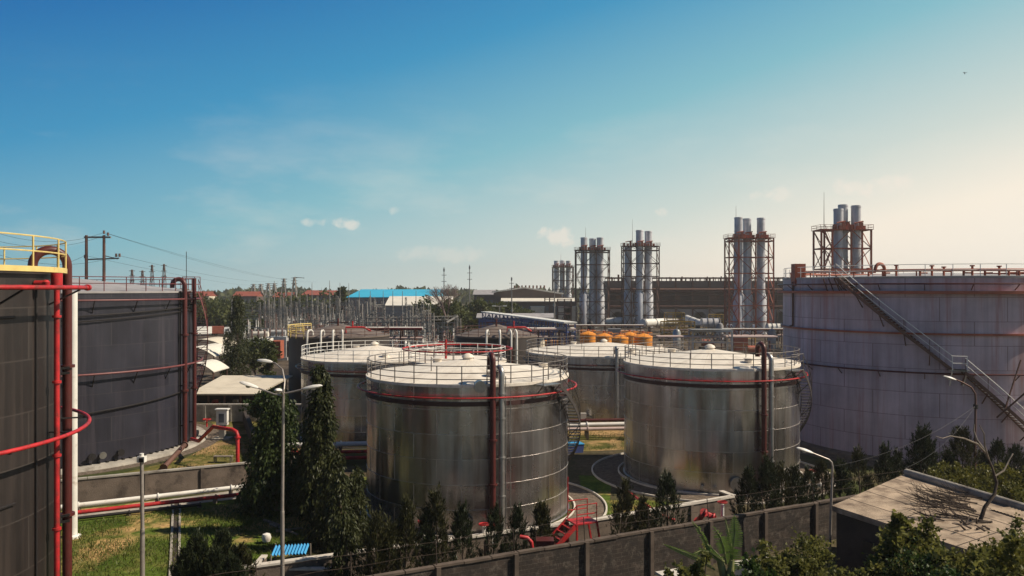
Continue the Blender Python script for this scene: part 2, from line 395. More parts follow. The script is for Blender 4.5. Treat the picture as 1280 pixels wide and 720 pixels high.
def spiral_stair(t, c, R, h, a_top, run, z0=.1, m=rail_grey, w=.75, rail_m=None, hr=1.0, tread=.24, name='stair'):
    """steps fixed to the shell from a_top (at the rim) turning by 'run' radians down to z0"""
    nstep = int((h-z0)/.24); b = MB(); tr = MB(); hand = []; strO = []; strI = []
    for i in range(nstep+1):
        f = i/nstep; a = a_top+run*f; z = h-(h-z0)*f
        d = Vector((math.cos(a), math.sin(a), 0)); p = Vector((c[0], c[1], z))
        tr.box(p+d*(R+.08+w/2), (w, tread, .035), a)
        strO.append(p+d*(R+.10+w)-Vector((0, 0, .06))); strI.append(p+d*(R+.10)-Vector((0, 0, .06)))
        hand.append(p+d*(R+.10+w)+Vector((0, 0, hr)))
        if i % 5 == 0: b.cyl(strO[-1], hand[-1], .022, 5)
        if i % 8 == 4: b.beam(strO[-1]-Vector((0, 0, .06)), p+d*(R+.005)-Vector((0, 0, .9)), .05)
    for s_ in (strO, strI):
        for i in range(0, len(s_)-1): b.beam(s_[i], s_[i+1], .03, .26)
    st = tr.build('stairway', m, t, smooth=False); b.build('stringer', m, st, smooth=False)
    q = MB(); q.tube(hand, .025, 6); q.tube([x-Vector((0, 0, hr*.5)) for x in hand], .02, 5); q.build('handrail', rail_m or m, st)
    return st

def brackets(ring, m, lst, w):
    for A, B_ in lst: b = MB(); b.beam(A, B_, w); b.build('bracket', m, ring, smooth=False)

def goose(p, d, z0, z1, r, reach, drop, n=10):
    """riser at p from z0 to z1, turned over along d by reach, end dropped"""
    d = Vector(d).normalized(); p = Vector((p[0], p[1], 0)); pts = [p+Vector((0, 0, z0)), p+Vector((0, 0, (z0+z1)/2))]
    rr = reach/2; cz = z1-rr
    for i in range(n+1):
        a = PI*i/n; pts.append(p+d*(rr-rr*math.cos(a))+Vector((0, 0, cz+rr*math.sin(a))))
    pts.append(p+d*reach+Vector((0, 0, cz-drop))); return pts

# ------------------------------------------------------------------ the four silver tanks
def silver_tank(label, c, R, h, rise, npost, ring_z, riser_px=None, pipe_px=None, pipe_dir=1, stair_px=None, run=1.25, kerb=True, rail=rail_grey, ringm=red, ringx=.55, plat=True):
    t = thing('storage_tank', label, 'storage tank', (c[0], c[1], 0), 'silver storage tanks with white roofs')
    tank_body(t, c, R, h, rise, galv, roof_white, 1.42, seam)
    # roof dome vent and manholes
    b = MB(); b.lathe([(.34, -.05), (.34, .12), (.42, .16), (.32, .30), (.12, .40), (.001, .42)], (c[0], c[1], h+rise+.04), 20); b.build('roof_vent', roof_white, t)
    for a, rr in ((-1.2, .72), (2.2, .6), (.3, .8)):
        p = on(c, a, R*rr, h+.04+rise*(1-rr)*1.05); b = MB(); b.cyl(p, p+Vector((0, 0, .28)), .30, 16); b.cyl(p+Vector((0, 0, .28)), p+Vector((0, 0, .33)), .37, 16)
        b.build('roof_manhole', roof_white, t)
    rail_parts(t, c, h+.05, R-.03, 1.05, npost, rail)
    # short post standing on the roof slope
    b = MB()
    for a, rr in ((-2.2, .55), (-.9, .5)):
        p = on(c, a, R*rr, h+rise*.45); b.cyl(p, p+Vector((0, 0, .95)), .03, 6)
    b.build('roof_post', rail, t)
    # water ring with brackets and nozzles
    rg = MB(); rg.circ((c[0], c[1], ring_z), R+ringx, .05, 96, 8); ro = rg.build('cooling_ring', ringm, t)
    bd = MB(); bd.lathe([(R+.006, ring_z-.52), (R+.09, ring_z-.52), (R+.09, ring_z-.27), (R+.006, ring_z-.27)], (c[0], c[1], 0), SEG); bd.build('stiffening_band', band_m, t)
    nz = MB(); bl = []
    for i in range(18):
        a = 2*PI*i/18+.1; bl.append((on(c, a, R+.005, ring_z-.05), on(c, a, R+ringx, ring_z-.07)))
        p = on(c, a+.17, R+ringx, ring_z); nz.cyl(p, on(c, a+.17, R+ringx-.2, ring_z-.10), .025, 5)
    brackets(ro, rail, bl, .04); nz.build('nozzle', ringm, ro)
    if riser_px:
        a = ang_of(c, riser_px, R+.4); p = on(c, a, R+.40, 0); d = (-math.cos(a), -math.sin(a), 0)
        b = MB(); b.tube(goose(p, d, .25, h+1.75, .17, .75, .5), .17, 12)
        for z in (.4, 2.9, 5.4): b.cyl(p+Vector((0, 0, z)), p+Vector((0, 0, z+.1)), .26, 12)
        rp = b.build('riser_pipe', dark_red, t)
        b = MB()
        for z in (1.5, 3.8, 6.0, 7.6): b.beam(on(c, a, R+.004, z), on(c, a, R+.25, z), .07)
        b.build('bracket', rail, rp, smooth=False)
        b = MB(); b.cyl(p+Vector((0, 0, .8)), p+Vector(d)*-.42+Vector((0, 0, .8)), .06, 8); b.circ(p+Vector(d)*-.42+Vector((0, 0, .8)), .2, .03, 16, 6); b.build('valve_wheel', red, t)
    if pipe_px:
        a = ang_of(c, pipe_px, R+.36); p = on(c, a, R+.36, 0); d = (-math.cos(a), -math.sin(a), 0)
        b = MB(); b.tube(goose(p, d, .2, h+1.0, .17, .8, .25), .17, 12)
        for z in (2.2, 4.4, 6.6, 8.0): b.cyl(p+Vector((0, 0, z)), p+Vector((0, 0, z+.08)), .23, 12)
        vp = b.build('vapour_pipe', steel_pipe, t)
        b = MB()
        for z in (1.2, 3.4, 5.6, 7.6): b.beam(on(c, a, R+.004, z), on(c, a, R+.22, z), .06)
        b.build('bracket', rail, vp, smooth=False)
        a2 = a+.05; b = MB(); b.tube([on(c, a2, R+.12, .3), on(c, a2, R+.12, h+.5)], .03, 6); b.tube([on(c, a2+.045, R+.12, .3), on(c, a2+.045, R+.12, h-.2)], .02, 6); b.build('conduit', steel_pipe, t)
    if stair_px:
        a = ang_of(c, stair_px, R)
        if plat:
            b = MB()
            for i in range(6):
                aa = a-.20+.2*i/6; b.box(on(c, aa, R+.46, h-.10), (.86, .26, .05), aa)
            pl = b.build('landing', steel_pipe, t, smooth=False)
            q = MB()
            for aa in (a-.22, a-.01):
                q.cyl(on(c, aa, R+.85, h-.1), on(c, aa, R+.85, h+1.0), .03, 6); q.beam(on(c, aa, R+.8, h-.14), on(c, aa, R+.006, h-1.0), .05)
            for k in (.5, 1.0): q.tube([on(c, a-.22+.21*i/5, R+.85, h+k) for i in range(6)], .025, 5)
            q.build('guard_rail', rail, pl)
        spiral_stair(t, c, R, h-.12, a, run, m=stair_m, w=.7, tread=.27)
    # foot: base plate, manway, small nozzles
    b = MB(); b.lathe([(R+.10, .02), (R+.10, .05), (R+.004, .05)], (c[0], c[1], .004), 72); b.build('bottom_plate', steel_pipe, t)
    a = ang_of(c, (riser_px or pipe_px or 640)-35, R)
    b = MB(); b.cyl(on(c, a, R-.02, .75), on(c, a, R+.22, .75), .38, 18); b.cyl(on(c, a, R+.22, .75), on(c, a, R+.28, .75), .47, 18); b.build('manway', steel_pipe, t)
    b = MB()
    for da in (-.35, -.22, .18, .3): b.cyl(on(c, a+da, R-.02, .5), on(c, a+da, R+.5, .5), .08, 8); b.cyl(on(c, a+da, R+.4, .5), on(c, a+da, R+.46, .5), .15, 10)
    b.build('nozzle', steel_pipe, t)
    if kerb:
        k = MB(); k.lathe([(R+.40, 0), (R+.40, .12), (R+.50, .12), (R+.50, 0)], (c[0], c[1], .003), 72)
        k.lathe([(R+2.42, 0), (R+2.42, .12), (R+2.52, .12), (R+2.52, 0)], (c[0], c[1], .003), 84)
        struct('kerb_ring', k, kerb_white); ring_kerb(c, R+.50, R+2.42)
    return t
c1, R1, h1 = (-2.85, 51.8), 6.45, 8.5
c2, R2, h2 = (15.05, 60.85), 6.45, 8.47
c3, R3, h3 = (-13.2, 76.8), 6.8, 7.5
c4, R4, h4 = (10.2, 88.8), 8.6, 7.1
c5, R5, h5 = (-22.4, 104), 6.4, 8.0
c6, R6, h6 = (-2, 103), 5.2, 8.0
c7, R7, h7 = (-41.7, 71.4), 12.6, 13.75
c8, R8, h8 = (-25.6, 29.1), 8.0, 14.65
c9, R9, h9 = (38.5, 74.7), 12.5, 14.95
c10, R10, h10 = (-4.4, 64.6), 3.9, 8.25
t1 = silver_tank('nearest silver tank with maroon riser pipe and spiral stair on its right side', c1, R1, h1, .88, 28, 7.85, 616, 627, 1, 687, 1.45)
t2 = silver_tank('silver tank with maroon riser beside the big mauve tank, ringed by dark gravel', c2, R2, h2, .88, 28, 7.75, 955, 964, 1, 990, 1.4)
t3 = silver_tank('silver tank with white railing half hidden behind trees, left of the nearest tank', c3, R3, h3, 1.0, 30, 6.75, None, None, 1, None, kerb=False, rail=rail_white, ringx=.5, ringm=dark_red)
t4 = silver_tank('broad silver tank between and behind the two nearer ones, before the orange tanks', c4, R4, h4, .9, 36, 6.3, None, 771, 1, None, kerb=False, rail=rail_grey, ringx=.35, ringm=dark_red)
# hood on the rim of the nearest tank
a = ang_of(c1, 600, R1); b = MB(); b.cyl(on(c1, a, R1-.5, h1-.06), on(c1, a, R1+.22, h1-.06), .34, 20); b.build('overflow_hood', steel_pipe, t1)
# small tank behind
t = thing('storage_tank', 'small white-roofed tank circled by a red ring, peeping over the nearest tank', 'storage tank', (c10[0], c10[1], 0))
tank_body(t, c10, R10, h10, .35, galv, roof_white, 1.42, seam, 10)
rail_parts(t, c10, h10+.05, R10-.05, 1.05, 16, rail_white)
b = MB()
b.circ((c10[0], c10[1], h10+.95), R10+.5, .06, 72, 8); rg = b.build('red_ring', red, t)
b = MB()
for i in range(9):
    a = 2*PI*i/9; b.cyl(on(c10, a, R10+.5, h10-1), on(c10, a, R10+.5, h10+.95), .04, 6); b.beam(on(c10, a, R10, h10-1), on(c10, a, R10+.5, h10-1), .06)
b.build('ring_support', dark_red, rg)
b = MB(); p = on(c10, -1.9, R10*.6, h10+.3); b.cyl(p, p+Vector((0, 0, 1.5)), .09, 8); b.beam(p+Vector((-.6, 0, 1.3)), p+Vector((.6, 0, 1.3)), .1); b.build('foam_post', red, t)

# ------------------------------------------------------------------ two low brown tanks behind
def brown_tank(label, c, R, h, pipes, yrail):
    t = thing('storage_tank', label, 'storage tank', (c[0], c[1], 0), 'low dark brown tanks')
    tank_body(t, c, R, h, 1.35, brown_shell, roof_brown, 1.6)
    rail_parts(t, c, h+.05, R-.05, 1.0, 22, frame_brown)
    if yrail:
        b = MB()
        for k in (.5, 1.05, 1.3): b.circ((c[0], c[1], h+k), R+.12, .06, 20, 5, yrail[0], yrail[1])
        for i in range(9): a = yrail[0]+(yrail[1]-yrail[0])*i/8; b.cyl(on(c, a, R+.12, h-.2), on(c, a, R+.12, h+1.3), .06, 5)
        b.build('yellow_railing', yellow, t)
    for px in pipes:
        a = ang_of(c, px, R+.3); p = on(c, a, R+.3, 0); d = (-math.cos(a), -math.sin(a), 0)
        b = MB(); b.tube(goose(p, d, .3, h+.95, .11, 1.1, .35), .13, 8); b.build('foam_pipe', white_pipe, t)
    b = MB(); b.cyl((c[0], c[1]-1, h+.5), (c[0], c[1]-1, h+2.2), .12, 8); b.beam((c[0]-1.3, c[1]-1, h+1.7), (c[0]+1.3, c[1]-1, h+1.7), .12); b.build('roof_nozzle', dark_red, t)
    b = MB(); p = on(c, -1.2, R*.75, h+.5); b.tube([p, p+Vector((0, 0, .7)), p+Vector((2.2, .3, .7)), p+Vector((3.0, .6, .2))], .13, 8); b.tube([p+Vector((.8, .1, .7)), p+Vector((.8, .1, 1.5))], .1, 8); b.build('roof_manifold', red, t)
    return t
brown_tank('low brown tank with yellow railing at its left rim, behind the white-railed silver tank', c5, R5, h5, (384, 401, 416, 428), (2.4, 4.2))
brown_tank('low brown tank with four white hooked pipes, behind the nearest silver tank', c6, R6, h6, (608, 625, 639, 646), None)

# ------------------------------------------------------------------ slate tank on the left
t = thing('storage_tank', 'large slate grey tank with maroon pipes on its right edge', 'storage tank', (c7[0], c7[1], 0))
sh, ro = tank_body(t, c7, R7, h7, 1.35, slate_shell, roof_grey, 1.9)
rail_parts(t, c7, h7+.05, R7-.05, 1.15, 44, rail_red, rails=(1, .55), r=.035, pr=.04)
b = MB(); b.circ((c7[0], c7[1], 13.1), R7+.5, .07, 96, 8); b.circ((c7[0], c7[1], 7.35), R7+.5, .08, 96, 8); rg = b.build('cooling_ring', rail_red, t)
brackets(rg, black_steel, [(on(c7, a, R7+.006, z-1.0), on(c7, a, R7+.5, z-.08)) for a in [2*PI*i/24 for i in range(14, 25)] for z in (13.1, 7.35)], .06)
for px, r, m, hh in ((231, .2, dark_red, 1.1), (243, .17, dark_red, .9)):
    a = ang_of(c7, px, R7+.45); p = on(c7, a, R7+.45, 0); d = (-math.cos(a), -math.sin(a), 0)
    b = MB(); b.tube(goose(p, d, .2, h7+hh, r, 1.15, .2) if px == 231 else [p+Vector((0, 0, .2)), p+Vector((0, 0, h7+1.2))], r, 12)
    for z in (5, 9.9): b.cyl(p+Vector((0, 0, z)), p+Vector((0, 0, z+.15)), r+.13, 12)
    rp = b.build('riser_pipe', m, t); b = MB()
    for z in (2, 5.5, 10, 12.6): b.beam(on(c7, a, R7+.006, z), on(c7, a, R7+.3, z), .1)
    b.build('bracket', black_steel, rp, smooth=False)
b = MB()
for z0, z1, r in ((11.4, 12.5, .06), (10.9, 12.2, .05), (3.6, 5.2, .06)):
    b.tube([on(c7, a_, R7+.16, z0+(z1-z0)*f) for f, a_ in [(i/24, -1.6+1.75*i/24) for i in range(25)]], r, 6)
b.build('conduit', black_steel, t)
a = ang_of(c7, 224, R7+.1); b = MB()
for da in (0, .02): b.tube([on(c7, a+da, R7+.1, .3), on(c7, a+da, R7+.1, h7)], .04, 6)
b.build('cable_duct', black_steel, t)
st = spiral_stair(t, c7, R7, h7, .02, 1.0, m=rail_red, w=.9, hr=1.1)
b = MB(); b.box(on(c7, -.03, R7+.6, h7-.05), (1.3, 1.2, .06), -.03); pl = b.build('landing', rail_red, t, smooth=False)
b = MB()
for dx, dy in ((1.2, -.6), (1.2, .6), (.1, -.6)): p = on(c7, -.03, R7+dx, h7)+Vector((0, dy, 0)); b.cyl(p, p+Vector((0, 0, 1.3)), .035, 6)
for k in (.65, 1.3): b.tube([on(c7, -.03, R7+.1, h7+k)+Vector((0, -.6, 0)), on(c7, -.03, R7+1.2, h7+k)+Vector((0, -.6, 0)), on(c7, -.03, R7+1.2, h7+k)+Vector((0, .6, 0))], .03, 5)
b.build('guard_rail', rail_red, pl)
b = MB(); p = on(c7, .05, R7-.2, h7); b.cyl(p, p+Vector((0, 0, 3.6)), .03, 6); b.build('whip_aerial', black_steel, t)
b = MB(); b.lathe([(R7+.02, .02), (R7+.02, .30), (R7+.9, .22), (R7+1.0, 0)], (c7[0], c7[1], .004), 96); b.build('ring_footing', concrete, t)
b = MB()
for i in range(40):
    a = -1.5+2.0*i/40; b.box(on(c7, a, R7+.12, .36), (.22, .16, .12), a)
b.build('anchor_bolts', black_steel, t, smooth=False)
for px in (113, 126, 148):
    a = ang_of(c7, px, R7); b = MB(); b.cyl(on(c7, a, R7-.02, .95), on(c7, a, R7+.4, .95), .16, 10); b.cyl(on(c7, a, R7+.4, .95), on(c7, a, R7+.46, .95), .28, 12); b.build('nozzle', steel_pipe if px == 126 else black_steel, t)
b = MB(); b.lathe([(R7+1.02, .006), (R7+2.2, .006)], (c7[0], c7[1], 0), 84); struct('gravel_bed', b, gravel_m)

# ------------------------------------------------------------------ near brown tank at the left edge
t = thing('storage_tank', 'near dark brown tank at the left edge with yellow railing on top', 'storage tank', (c8[0], c8[1], 0))
tank_body(t, c8, R8, h8, .8, dark_shell, roof_grey, 1.9)
b = MB(); b.lathe([(R8+.01, h8-.02), (R8+.24, h8-.02), (R8+.24, h8+.18), (R8-.05, h8+.18)], (c8[0], c8[1], 0), 96); b.build('rim_walkway', yellow, t)
rail_parts(t, c8, h8+.18, R8+.18, 1.1, 24, yellow, rails=(1, .5), r=.03, pr=.04)
a = ang_of(c8, 71, R8+.35)
b = MB(); b.tube([on(c8, a, R8+.35, .2), on(c8, a, R8+.35, h8-.1)], .1, 10); b.cyl(on(c8, a, R8+.35, h8-.55), on(c8, a, R8+.35, h8-.05), .2, 12); [b.cyl(on(c8, a, R8+.35, z), on(c8, a, R8+.35, z+.09), .16, 12) for z in (2.0, 4.8, 7.6, 10.4, 12.9)]; rp = b.build('red_standpipe', red, t)
b = MB(); p = on(c8, a-.13, R8+.05, h8-.45); b.cyl(p, p+Vector((math.cos(a-.1), math.sin(a-.1), 0))*.35, .11, 10); b.lathe([(.001, -.13), (.11, -.06), (.13, .05), (.06, .13), (.001, .13)], p+Vector((math.cos(a-.1), math.sin(a-.1), 0))*.4, 12); b.build('deluge_valve', red, t)
# maroon gooseneck: riser beside the shell, turned over on to the roof
p = at(84, 400, 34.6); p.z = 0; d = Vector((c8[0]-p.x, c8[1]-p.y, 0)).normalized()
b = MB(); b.tube(goose(p, d, .2, h8+1.0, .2, 1.3, .3, 14), .19, 14)
for z in (4.2, 10.6): b.cyl(p+Vector((0, 0, z)), p+Vector((0, 0, z+.12)), .3, 14)
gp = b.build('gooseneck_pipe', dark_red, t)
b = MB()
for z in (10.4, 10.62, 4.3, 4.05): b.beam(p+Vector((.25, -.25, z)), p+d*1.4+Vector((.0, -.05, z-.1)), .1)
b.build('pipe_clamp', black_steel, gp, smooth=False)
b = MB(); b.circ((c8[0], c8[1], 14.05), R8+1.15, .085, 60, 10, -2.2, .28); b.cyl(on(c8, .28, R8+1.15, 14.05), on(c8, .31, R8+1.15, 14.05), .13, 10); rg = b.build('cooling_ring', red, t)
b.v, b.f = [], []
b.circ((c8[0], c8[1], 8.55), R8+1.05, .075, 96, 10); r2 = b.build('cooling_ring', red, t)
brackets(r2, black_steel, [(on(c8, a_, R8+.006, 8.5), on(c8, a_, R8+1.05, 8.46)) for a_ in [2*PI*i/14+.2 for i in range(14)]], .06)
brackets(rg, black_steel, [(on(c8, a_, R8+.006, 13.4), on(c8, a_, R8+1.1, 13.97)) for a_ in (-2.0, -1.55, -1.1, -.65, -.2, .2)], .06)
b = MB()
b.tube([on(c8, a_, R8+.05, 12.9+.1*f) for f, a_ in [(i/20, -1.7+1.6*i/20) for i in range(21)]], .05, 6)
b.tube([on(c8, a_, R8+.05, 6.4) for a_ in [-1.7+1.6*i/20 for i in range(21)]], .05, 6)
b.tube([on(c8, a-.12, R8+.06, .3), on(c8, a-.12, R8+.06, 14)], .04, 6)
b.build('conduit', black_steel, t)
# white painted post between the two dark tanks
b = MB(); p = at(91, 470, 45); b.cyl((p.x, p.y, 0), (p.x, p.y, 13.85), .24, 14); b.lathe([(.42, 0), (.42, .12), (.26, .2)], (p.x, p.y, 0), 14)
tag(b.build('drain_post', white_pipe), 'tall white post standing between the two dark tanks', 'post')

# ------------------------------------------------------------------ mauve tank on the right
t = thing('storage_tank', 'huge mauve grey tank with a long straight stairway, at the right edge', 'storage tank', (c9[0], c9[1], 0))
tank_body(t, c9, R9, h9, .5, mauve_shell, roof_grey, 1.9)
b = MB()
b.lathe([(R9+.01, h9-1.35), (R9+.55, h9-1.35), (R9+.55, h9-1.12), (R9+.01, h9-1.12)], (c9[0], c9[1], 0), 96)
b.lathe([(R9+.01, h9-4.6), (R9+.25, h9-4.6), (R9+.25, h9-4.45), (R9+.01, h9-4.45)], (c9[0], c9[1], 0), 96); b.build('wind_girder', frame_orange, t)
b = MB(); b.circ((c9[0], c9[1], h9-.55), R9+.5, .06, 96, 8); b.circ((c9[0], c9[1], 7.35), R9+.5, .07, 96, 8); rg = b.build('cooling_ring', dark_red, t)
brackets(rg, frame_brown, [(on(c9, a, R9+.006, z-.5), on(c9, a, R9+.5, z-.07)) for a in [2*PI*i/24+.05 for i in range(11, 21)] for z in (h9-.55, 7.35)], .06)
rail_parts(t, c9, h9+.05, R9-.1, .95, 40, rail_white, rails=(1, .5), r=.03, pr=.03)
b = MB(); b.circ((c9[0], c9[1], h9+.55), R9-.7, .11, 80, 8)
for i in range(30): a = 2*PI*i/30; b.cyl(on(c9, a, R9-.7, h9), on(c9, a, R9-.7, h9+.55), .06, 6)
b.build('foam_main', frame_orange, t)
for i, px in enumerate((1085, 1103, 1120, 1150, 1165, 1180, 1205, 1216, 1232, 1250, 1262, 1275)):
    a = ang_of(c9, px, R9-.9); p = on(c9, a, R9-1.0, h9); b = MB(); hh = random.uniform(.5, 1.15)
    b.cyl(p, p+Vector((0, 0, hh)), .09, 8); b.cyl(p+Vector((0, 0, hh)), p+Vector((0, 0, hh+.1)), .18, 10); b.cyl(p+Vector((0, 0, hh*.6)), p+Vector((.6, 0, hh*.6)), .06, 6); b.build('roof_fitting', frame_orange, t)
a = ang_of(c9, 1105, R9-.5); b = MB(); b.tube(goose(on(c9, a, R9-.6, 0), (-1, -.3, 0), h9, h9+1.1, .15, .9, .1), .14, 10); b.build('breather_pipe', frame_orange, t)
a = ang_of(c9, 990, R9+.2); p = on(c9, a, R9-.2, h9); b = MB(); b.box(p+Vector((.2, 0, .35)), (1.0, 1.0, 2.0)); b.build('rim_housing', frame_orange, t, smooth=False)
b = MB(); b.tube([on(c9, a, R9+.12, h9-.3), on(c9, a, R9+.12, h9-4.3), on(c9, a-.05, R9+.12, h9-4.4)], .09, 8); b.build('drain_pipe', frame_brown, t)
b = MB(); p = on(c9, -1.0, R9-2, h9); b.cyl(p, p+Vector((0, 0, 5.4)), .09, 8); b.box(p+Vector((0, 0, 5.5)), (.5, .4, .9)); b.build('beacon_mast', frame_orange, t)
# stairway: two flights with a landing
def flight(px0, z0, px1, z1, nst):
    a0, a1 = ang_of(c9, px0, R9+.3), ang_of(c9, px1, R9+.3)
    tr = MB(); fr = MB(); o_, i_, h_ = [], [], []
    for i in range(nst+1):
        f = i/nst; a = a0+(a1-a0)*f; z = z0+(z1-z0)*f
        tr.box(on(c9, a, R9+.62, z), (.95, .26, .04), a)
        o_.append(on(c9, a, R9+1.12, z-.05)); i_.append(on(c9, a, R9+.14, z-.05)); h_.append(on(c9, a, R9+1.12, z+1.05))
        if i % 7 == 0:
            fr.cyl(o_[-1], h_[-1], .025, 5); fr.beam(o_[-1]-Vector((0, 0, .1)), on(c9, a, R9+.006, z-1.1), .07)
    for s_ in (o_, i_):
        for i in range(nst): fr.beam(s_[i], s_[i+1], .05, .24)
    st = tr.build('stairway', steel_pipe, t, smooth=False); fr.build('stringer', frame_brown, st, smooth=False)
    q = MB(); q.tube(h_, .035, 6); q.tube([x-Vector((0, 0, .5)) for x in h_], .025, 5); q.build('handrail', rail_white, st)
flight(1052, h9+.1, 1188, 7.75, 34)
flight(1203, 7.6, 1322, .2, 36)
a0, a1 = ang_of(c9, 1187, R9), ang_of(c9, 1204, R9)
b = MB()
for i in range(8): a = a0+(a1-a0)*i/7; b.box(on(c9, a, R9+.62, 7.68), (1.05, .42, .05), a)
pl = b.build('landing', steel_pipe, t, smooth=False)
b = MB()
for a in (a0, a1): b.cyl(on(c9, a, R9+1.14, 7.7), on(c9, a, R9+1.14, 8.8), .03, 6); b.beam(on(c9, a, R9+1.1, 7.62), on(c9, a, R9+.006, 6.4), .08)
for k in (8.25, 8.8): b.tube([on(c9, a0+(a1-a0)*i/4, R9+1.14, k) for i in range(5)], .028, 5)
b.build('guard_rail', rail_white, pl)
b = MB(); a = ang_of(c9, 1050, R9); b.box(on(c9, a, R9+.5, h9+.02), (1.3, 1.5, .06), a); pl = b.build('landing', steel_pipe, t, smooth=False)
b = MB()
for i in range(5): b.beam(on(c9, a-.1+.05*i, R9+.006, h9-1.2), on(c9, a-.07+.04*i, R9+1.0, h9-.05), .07)
b.build('strut', frame_brown, pl, smooth=False)
b = MB(); p = at(1262, 520, 58); q = on(c9, ang_of(c9, 1266, R9), R9+.02, 3)
b.beam(at(1246, 522, 61.2), at(1292, 482, 59.5), .12); b.beam(at(1256, 512, 61), at(1276, 450, 61.5), .08); b.build('stair_brace', frame_brown, t, smooth=False)
b = MB(); b.lathe([(R9+.02, .02), (R9+.02, .28), (R9+.8, .2), (R9+.9, 0)], (c9[0], c9[1], .004), 96); b.build('ring_footing', old_concrete, t)
b = MB(); b.lathe([(R9+.92, .006), (R9+3.0, .006)], (c9[0], c9[1], 0), 84); struct('gravel_bed', b, gravel_m)
#==PART2==
# ------------------------------------------------------------------ exhaust stack groups
def stack_group(label, px0, px1, py_plat, py_top, Y, sx, m_fr, rod, depth=4.6, fat=.42, r=None, dim=1.0, cols=4, fatr=1.35):
    s = Y/F; x0, x1 = (px0-640)*(Y+depth/2)/F, (px1-640)*(Y-depth/2)/F; zp = CAMZ-(py_plat-HZ)*s; zt = CAMZ-(py_top-HZ)*s
    t = thing('exhaust_stacks', label, 'exhaust stacks', ((x0+x1)/2, Y, 0), 'exhaust stack towers of the power plant')
    w = .36*dim; b = MB(); colx = [x0+(x1-x0)*k for k in ((0, .22, .6, 1) if cols == 4 else (0, .5, 1))]
    lev = [0]; z = 0; k = 0
    while z < zp-2: z = min(z+4.6, zp); lev.append(z)
    if zp-lev[-1] > .1: lev.append(zp)
    lev[-1] = zp
    for yy in (Y-depth/2, Y+depth/2):
        for x in colx: b.beam((x, yy, 0), (x, yy, zp), w)
        for z in lev[1:]: b.beam((x0, yy, z), (x1, yy, z), w*.8)
        for i in range(len(lev)-1):
            for j in range(len(colx)-1):
                za, zb = lev[i], lev[i+1]; xa, xb = colx[j], colx[j+1]
                if (i+j) % 2: xa, xb = xb, xa
                b.beam((xa, yy, za), (xb, yy, zb), w*.42)
                if i < 3: b.beam((xb, yy, za), (xa, yy, zb), w*.38)
    for x in colx:
        for i in range(1, len(lev)): b.beam((x, Y-depth/2, lev[i]), (x, Y+depth/2, lev[i]), w*.7)
        for i in range(len(lev)-1): b.beam((x, Y-depth/2, lev[i]), (x, Y+depth/2, lev[i+1]), w*.4)
    b.build('steel_frame', m_fr, t, smooth=False)
    b = MB(); b.box(((x0+x1)/2, Y, zp+.06), (x1-x0+.8, depth+.8, .12)); pl = b.build('platform', m_fr, t, smooth=False)
    q = MB()
    for k in (.55, 1.1):
        q.beam((x0-.35, Y-depth/2-.35, zp+k), (x1+.35, Y-depth/2-.35, zp+k), .07); q.beam((x0-.35, Y+depth/2+.35, zp+k), (x1+.35, Y+depth/2+.35, zp+k), .07)
        for x in (x0-.35, x1+.35): q.beam((x, Y-depth/2-.35, zp+k), (x, Y+depth/2+.35, zp+k), .07)
    nn = 10
    for i in range(nn+1):
        x = x0-.35+(x1-x0+.7)*i/nn
        for yy in (Y-depth/2-.35, Y+depth/2+.35): q.beam((x, yy, zp), (x, yy, zp+1.15), .07)
    q.build('railing', m_fr, pl, smooth=False)
    # ladder zig-zag on the left bay
    q = MB()
    for i in range(len(lev)-1):
        xa, xb = x0+.4, colx[1]-.3
        if i % 2: xa, xb = xb, xa
        q.beam((xa, Y-depth/2-.5, lev[i]), (xb, Y-depth/2-.5, lev[i+1]), .5, .14); q.beam((xa, Y-depth/2-.75, lev[i]+1), (xb, Y-depth/2-.75, lev[i+1]+1), .06)
    q.build('ladder', m_fr, t, smooth=False)
    r = r or 1.3
    for i, (px, dz) in enumerate(sx):
        x = (px-640)*s; yy = Y+(-.9, .9, -.2)[i % 3]; zz = zt-dz; zf = zp*fat
        b = MB(); b.lathe([(r*fatr, .3), (r*fatr, zf), (r, zf+.8), *[(r+o_, zq+d_) for zq in [zf+1+k*2.9 for k in range(int((zz-zf-1.5)/2.9))] for o_, d_ in ((0, 0), (.09, .01), (.09, .15), (0, .16))], (r, zz-.5), (r*1.06, zz-.5), (r*1.06, zz-.2), (r, zz-.2), (r, zz), (r-.08, zz), (r-.08, zz-2), (.001, zz-2)], (x, yy, 0), 28)
        sk = b.build('stack', stack_grey, t)
        b = MB()
        for dx, dy, hh in ((-1.1, -.9, 1.1), (.4, -1.5, 1.5), (1.2, -.7, .9), (-.3, -1.6, .8)):
            b.box((x+dx*r*1.1, yy+dy*r*1.05, zp+.12+hh/2), (.7, .6, hh))
        b.cyl((x-r*.9, yy-r*1.3, zp+1.5), (x+r*1.0, yy-r*1.3, zp+1.9), .16, 8)
        b.build('damper_gear', frame_orange, sk, smooth=False)
    b = MB(); x = (rod[0]-640)*s; b.tube([(x, Y, zp), (x, Y, CAMZ-(rod[1]-HZ)*s)], [.09, .03], 6); b.build('lightning_rod', frame_brown, t)
    # flues at the foot
    b = MB()
    for i, (px, dz) in enumerate(sx): x = (px-640)*s; b.cyl((x, Y-.5, 2.6), (x, Y+depth*.9+6, 2.6), .9, 16)
    b.build('flue_duct', stack_grey, t)
    return t
stack_group('farthest and smallest group of exhaust stacks, dark and slim', 690.5, 717, 334, 326, 430, [(695.5, 0), (703, -.2), (710.5, 0)], frame_brown, (701, 317), depth=8, r=1.35, dim=1.3, cols=3)
stack_group('group of three pale stacks in brown steelwork, right of the farthest slim group', 719, 762, 313, 297, 300, [(729.7, 0), (741, .3), (750, 0)], frame_brown, (732, 284), r=1.25)
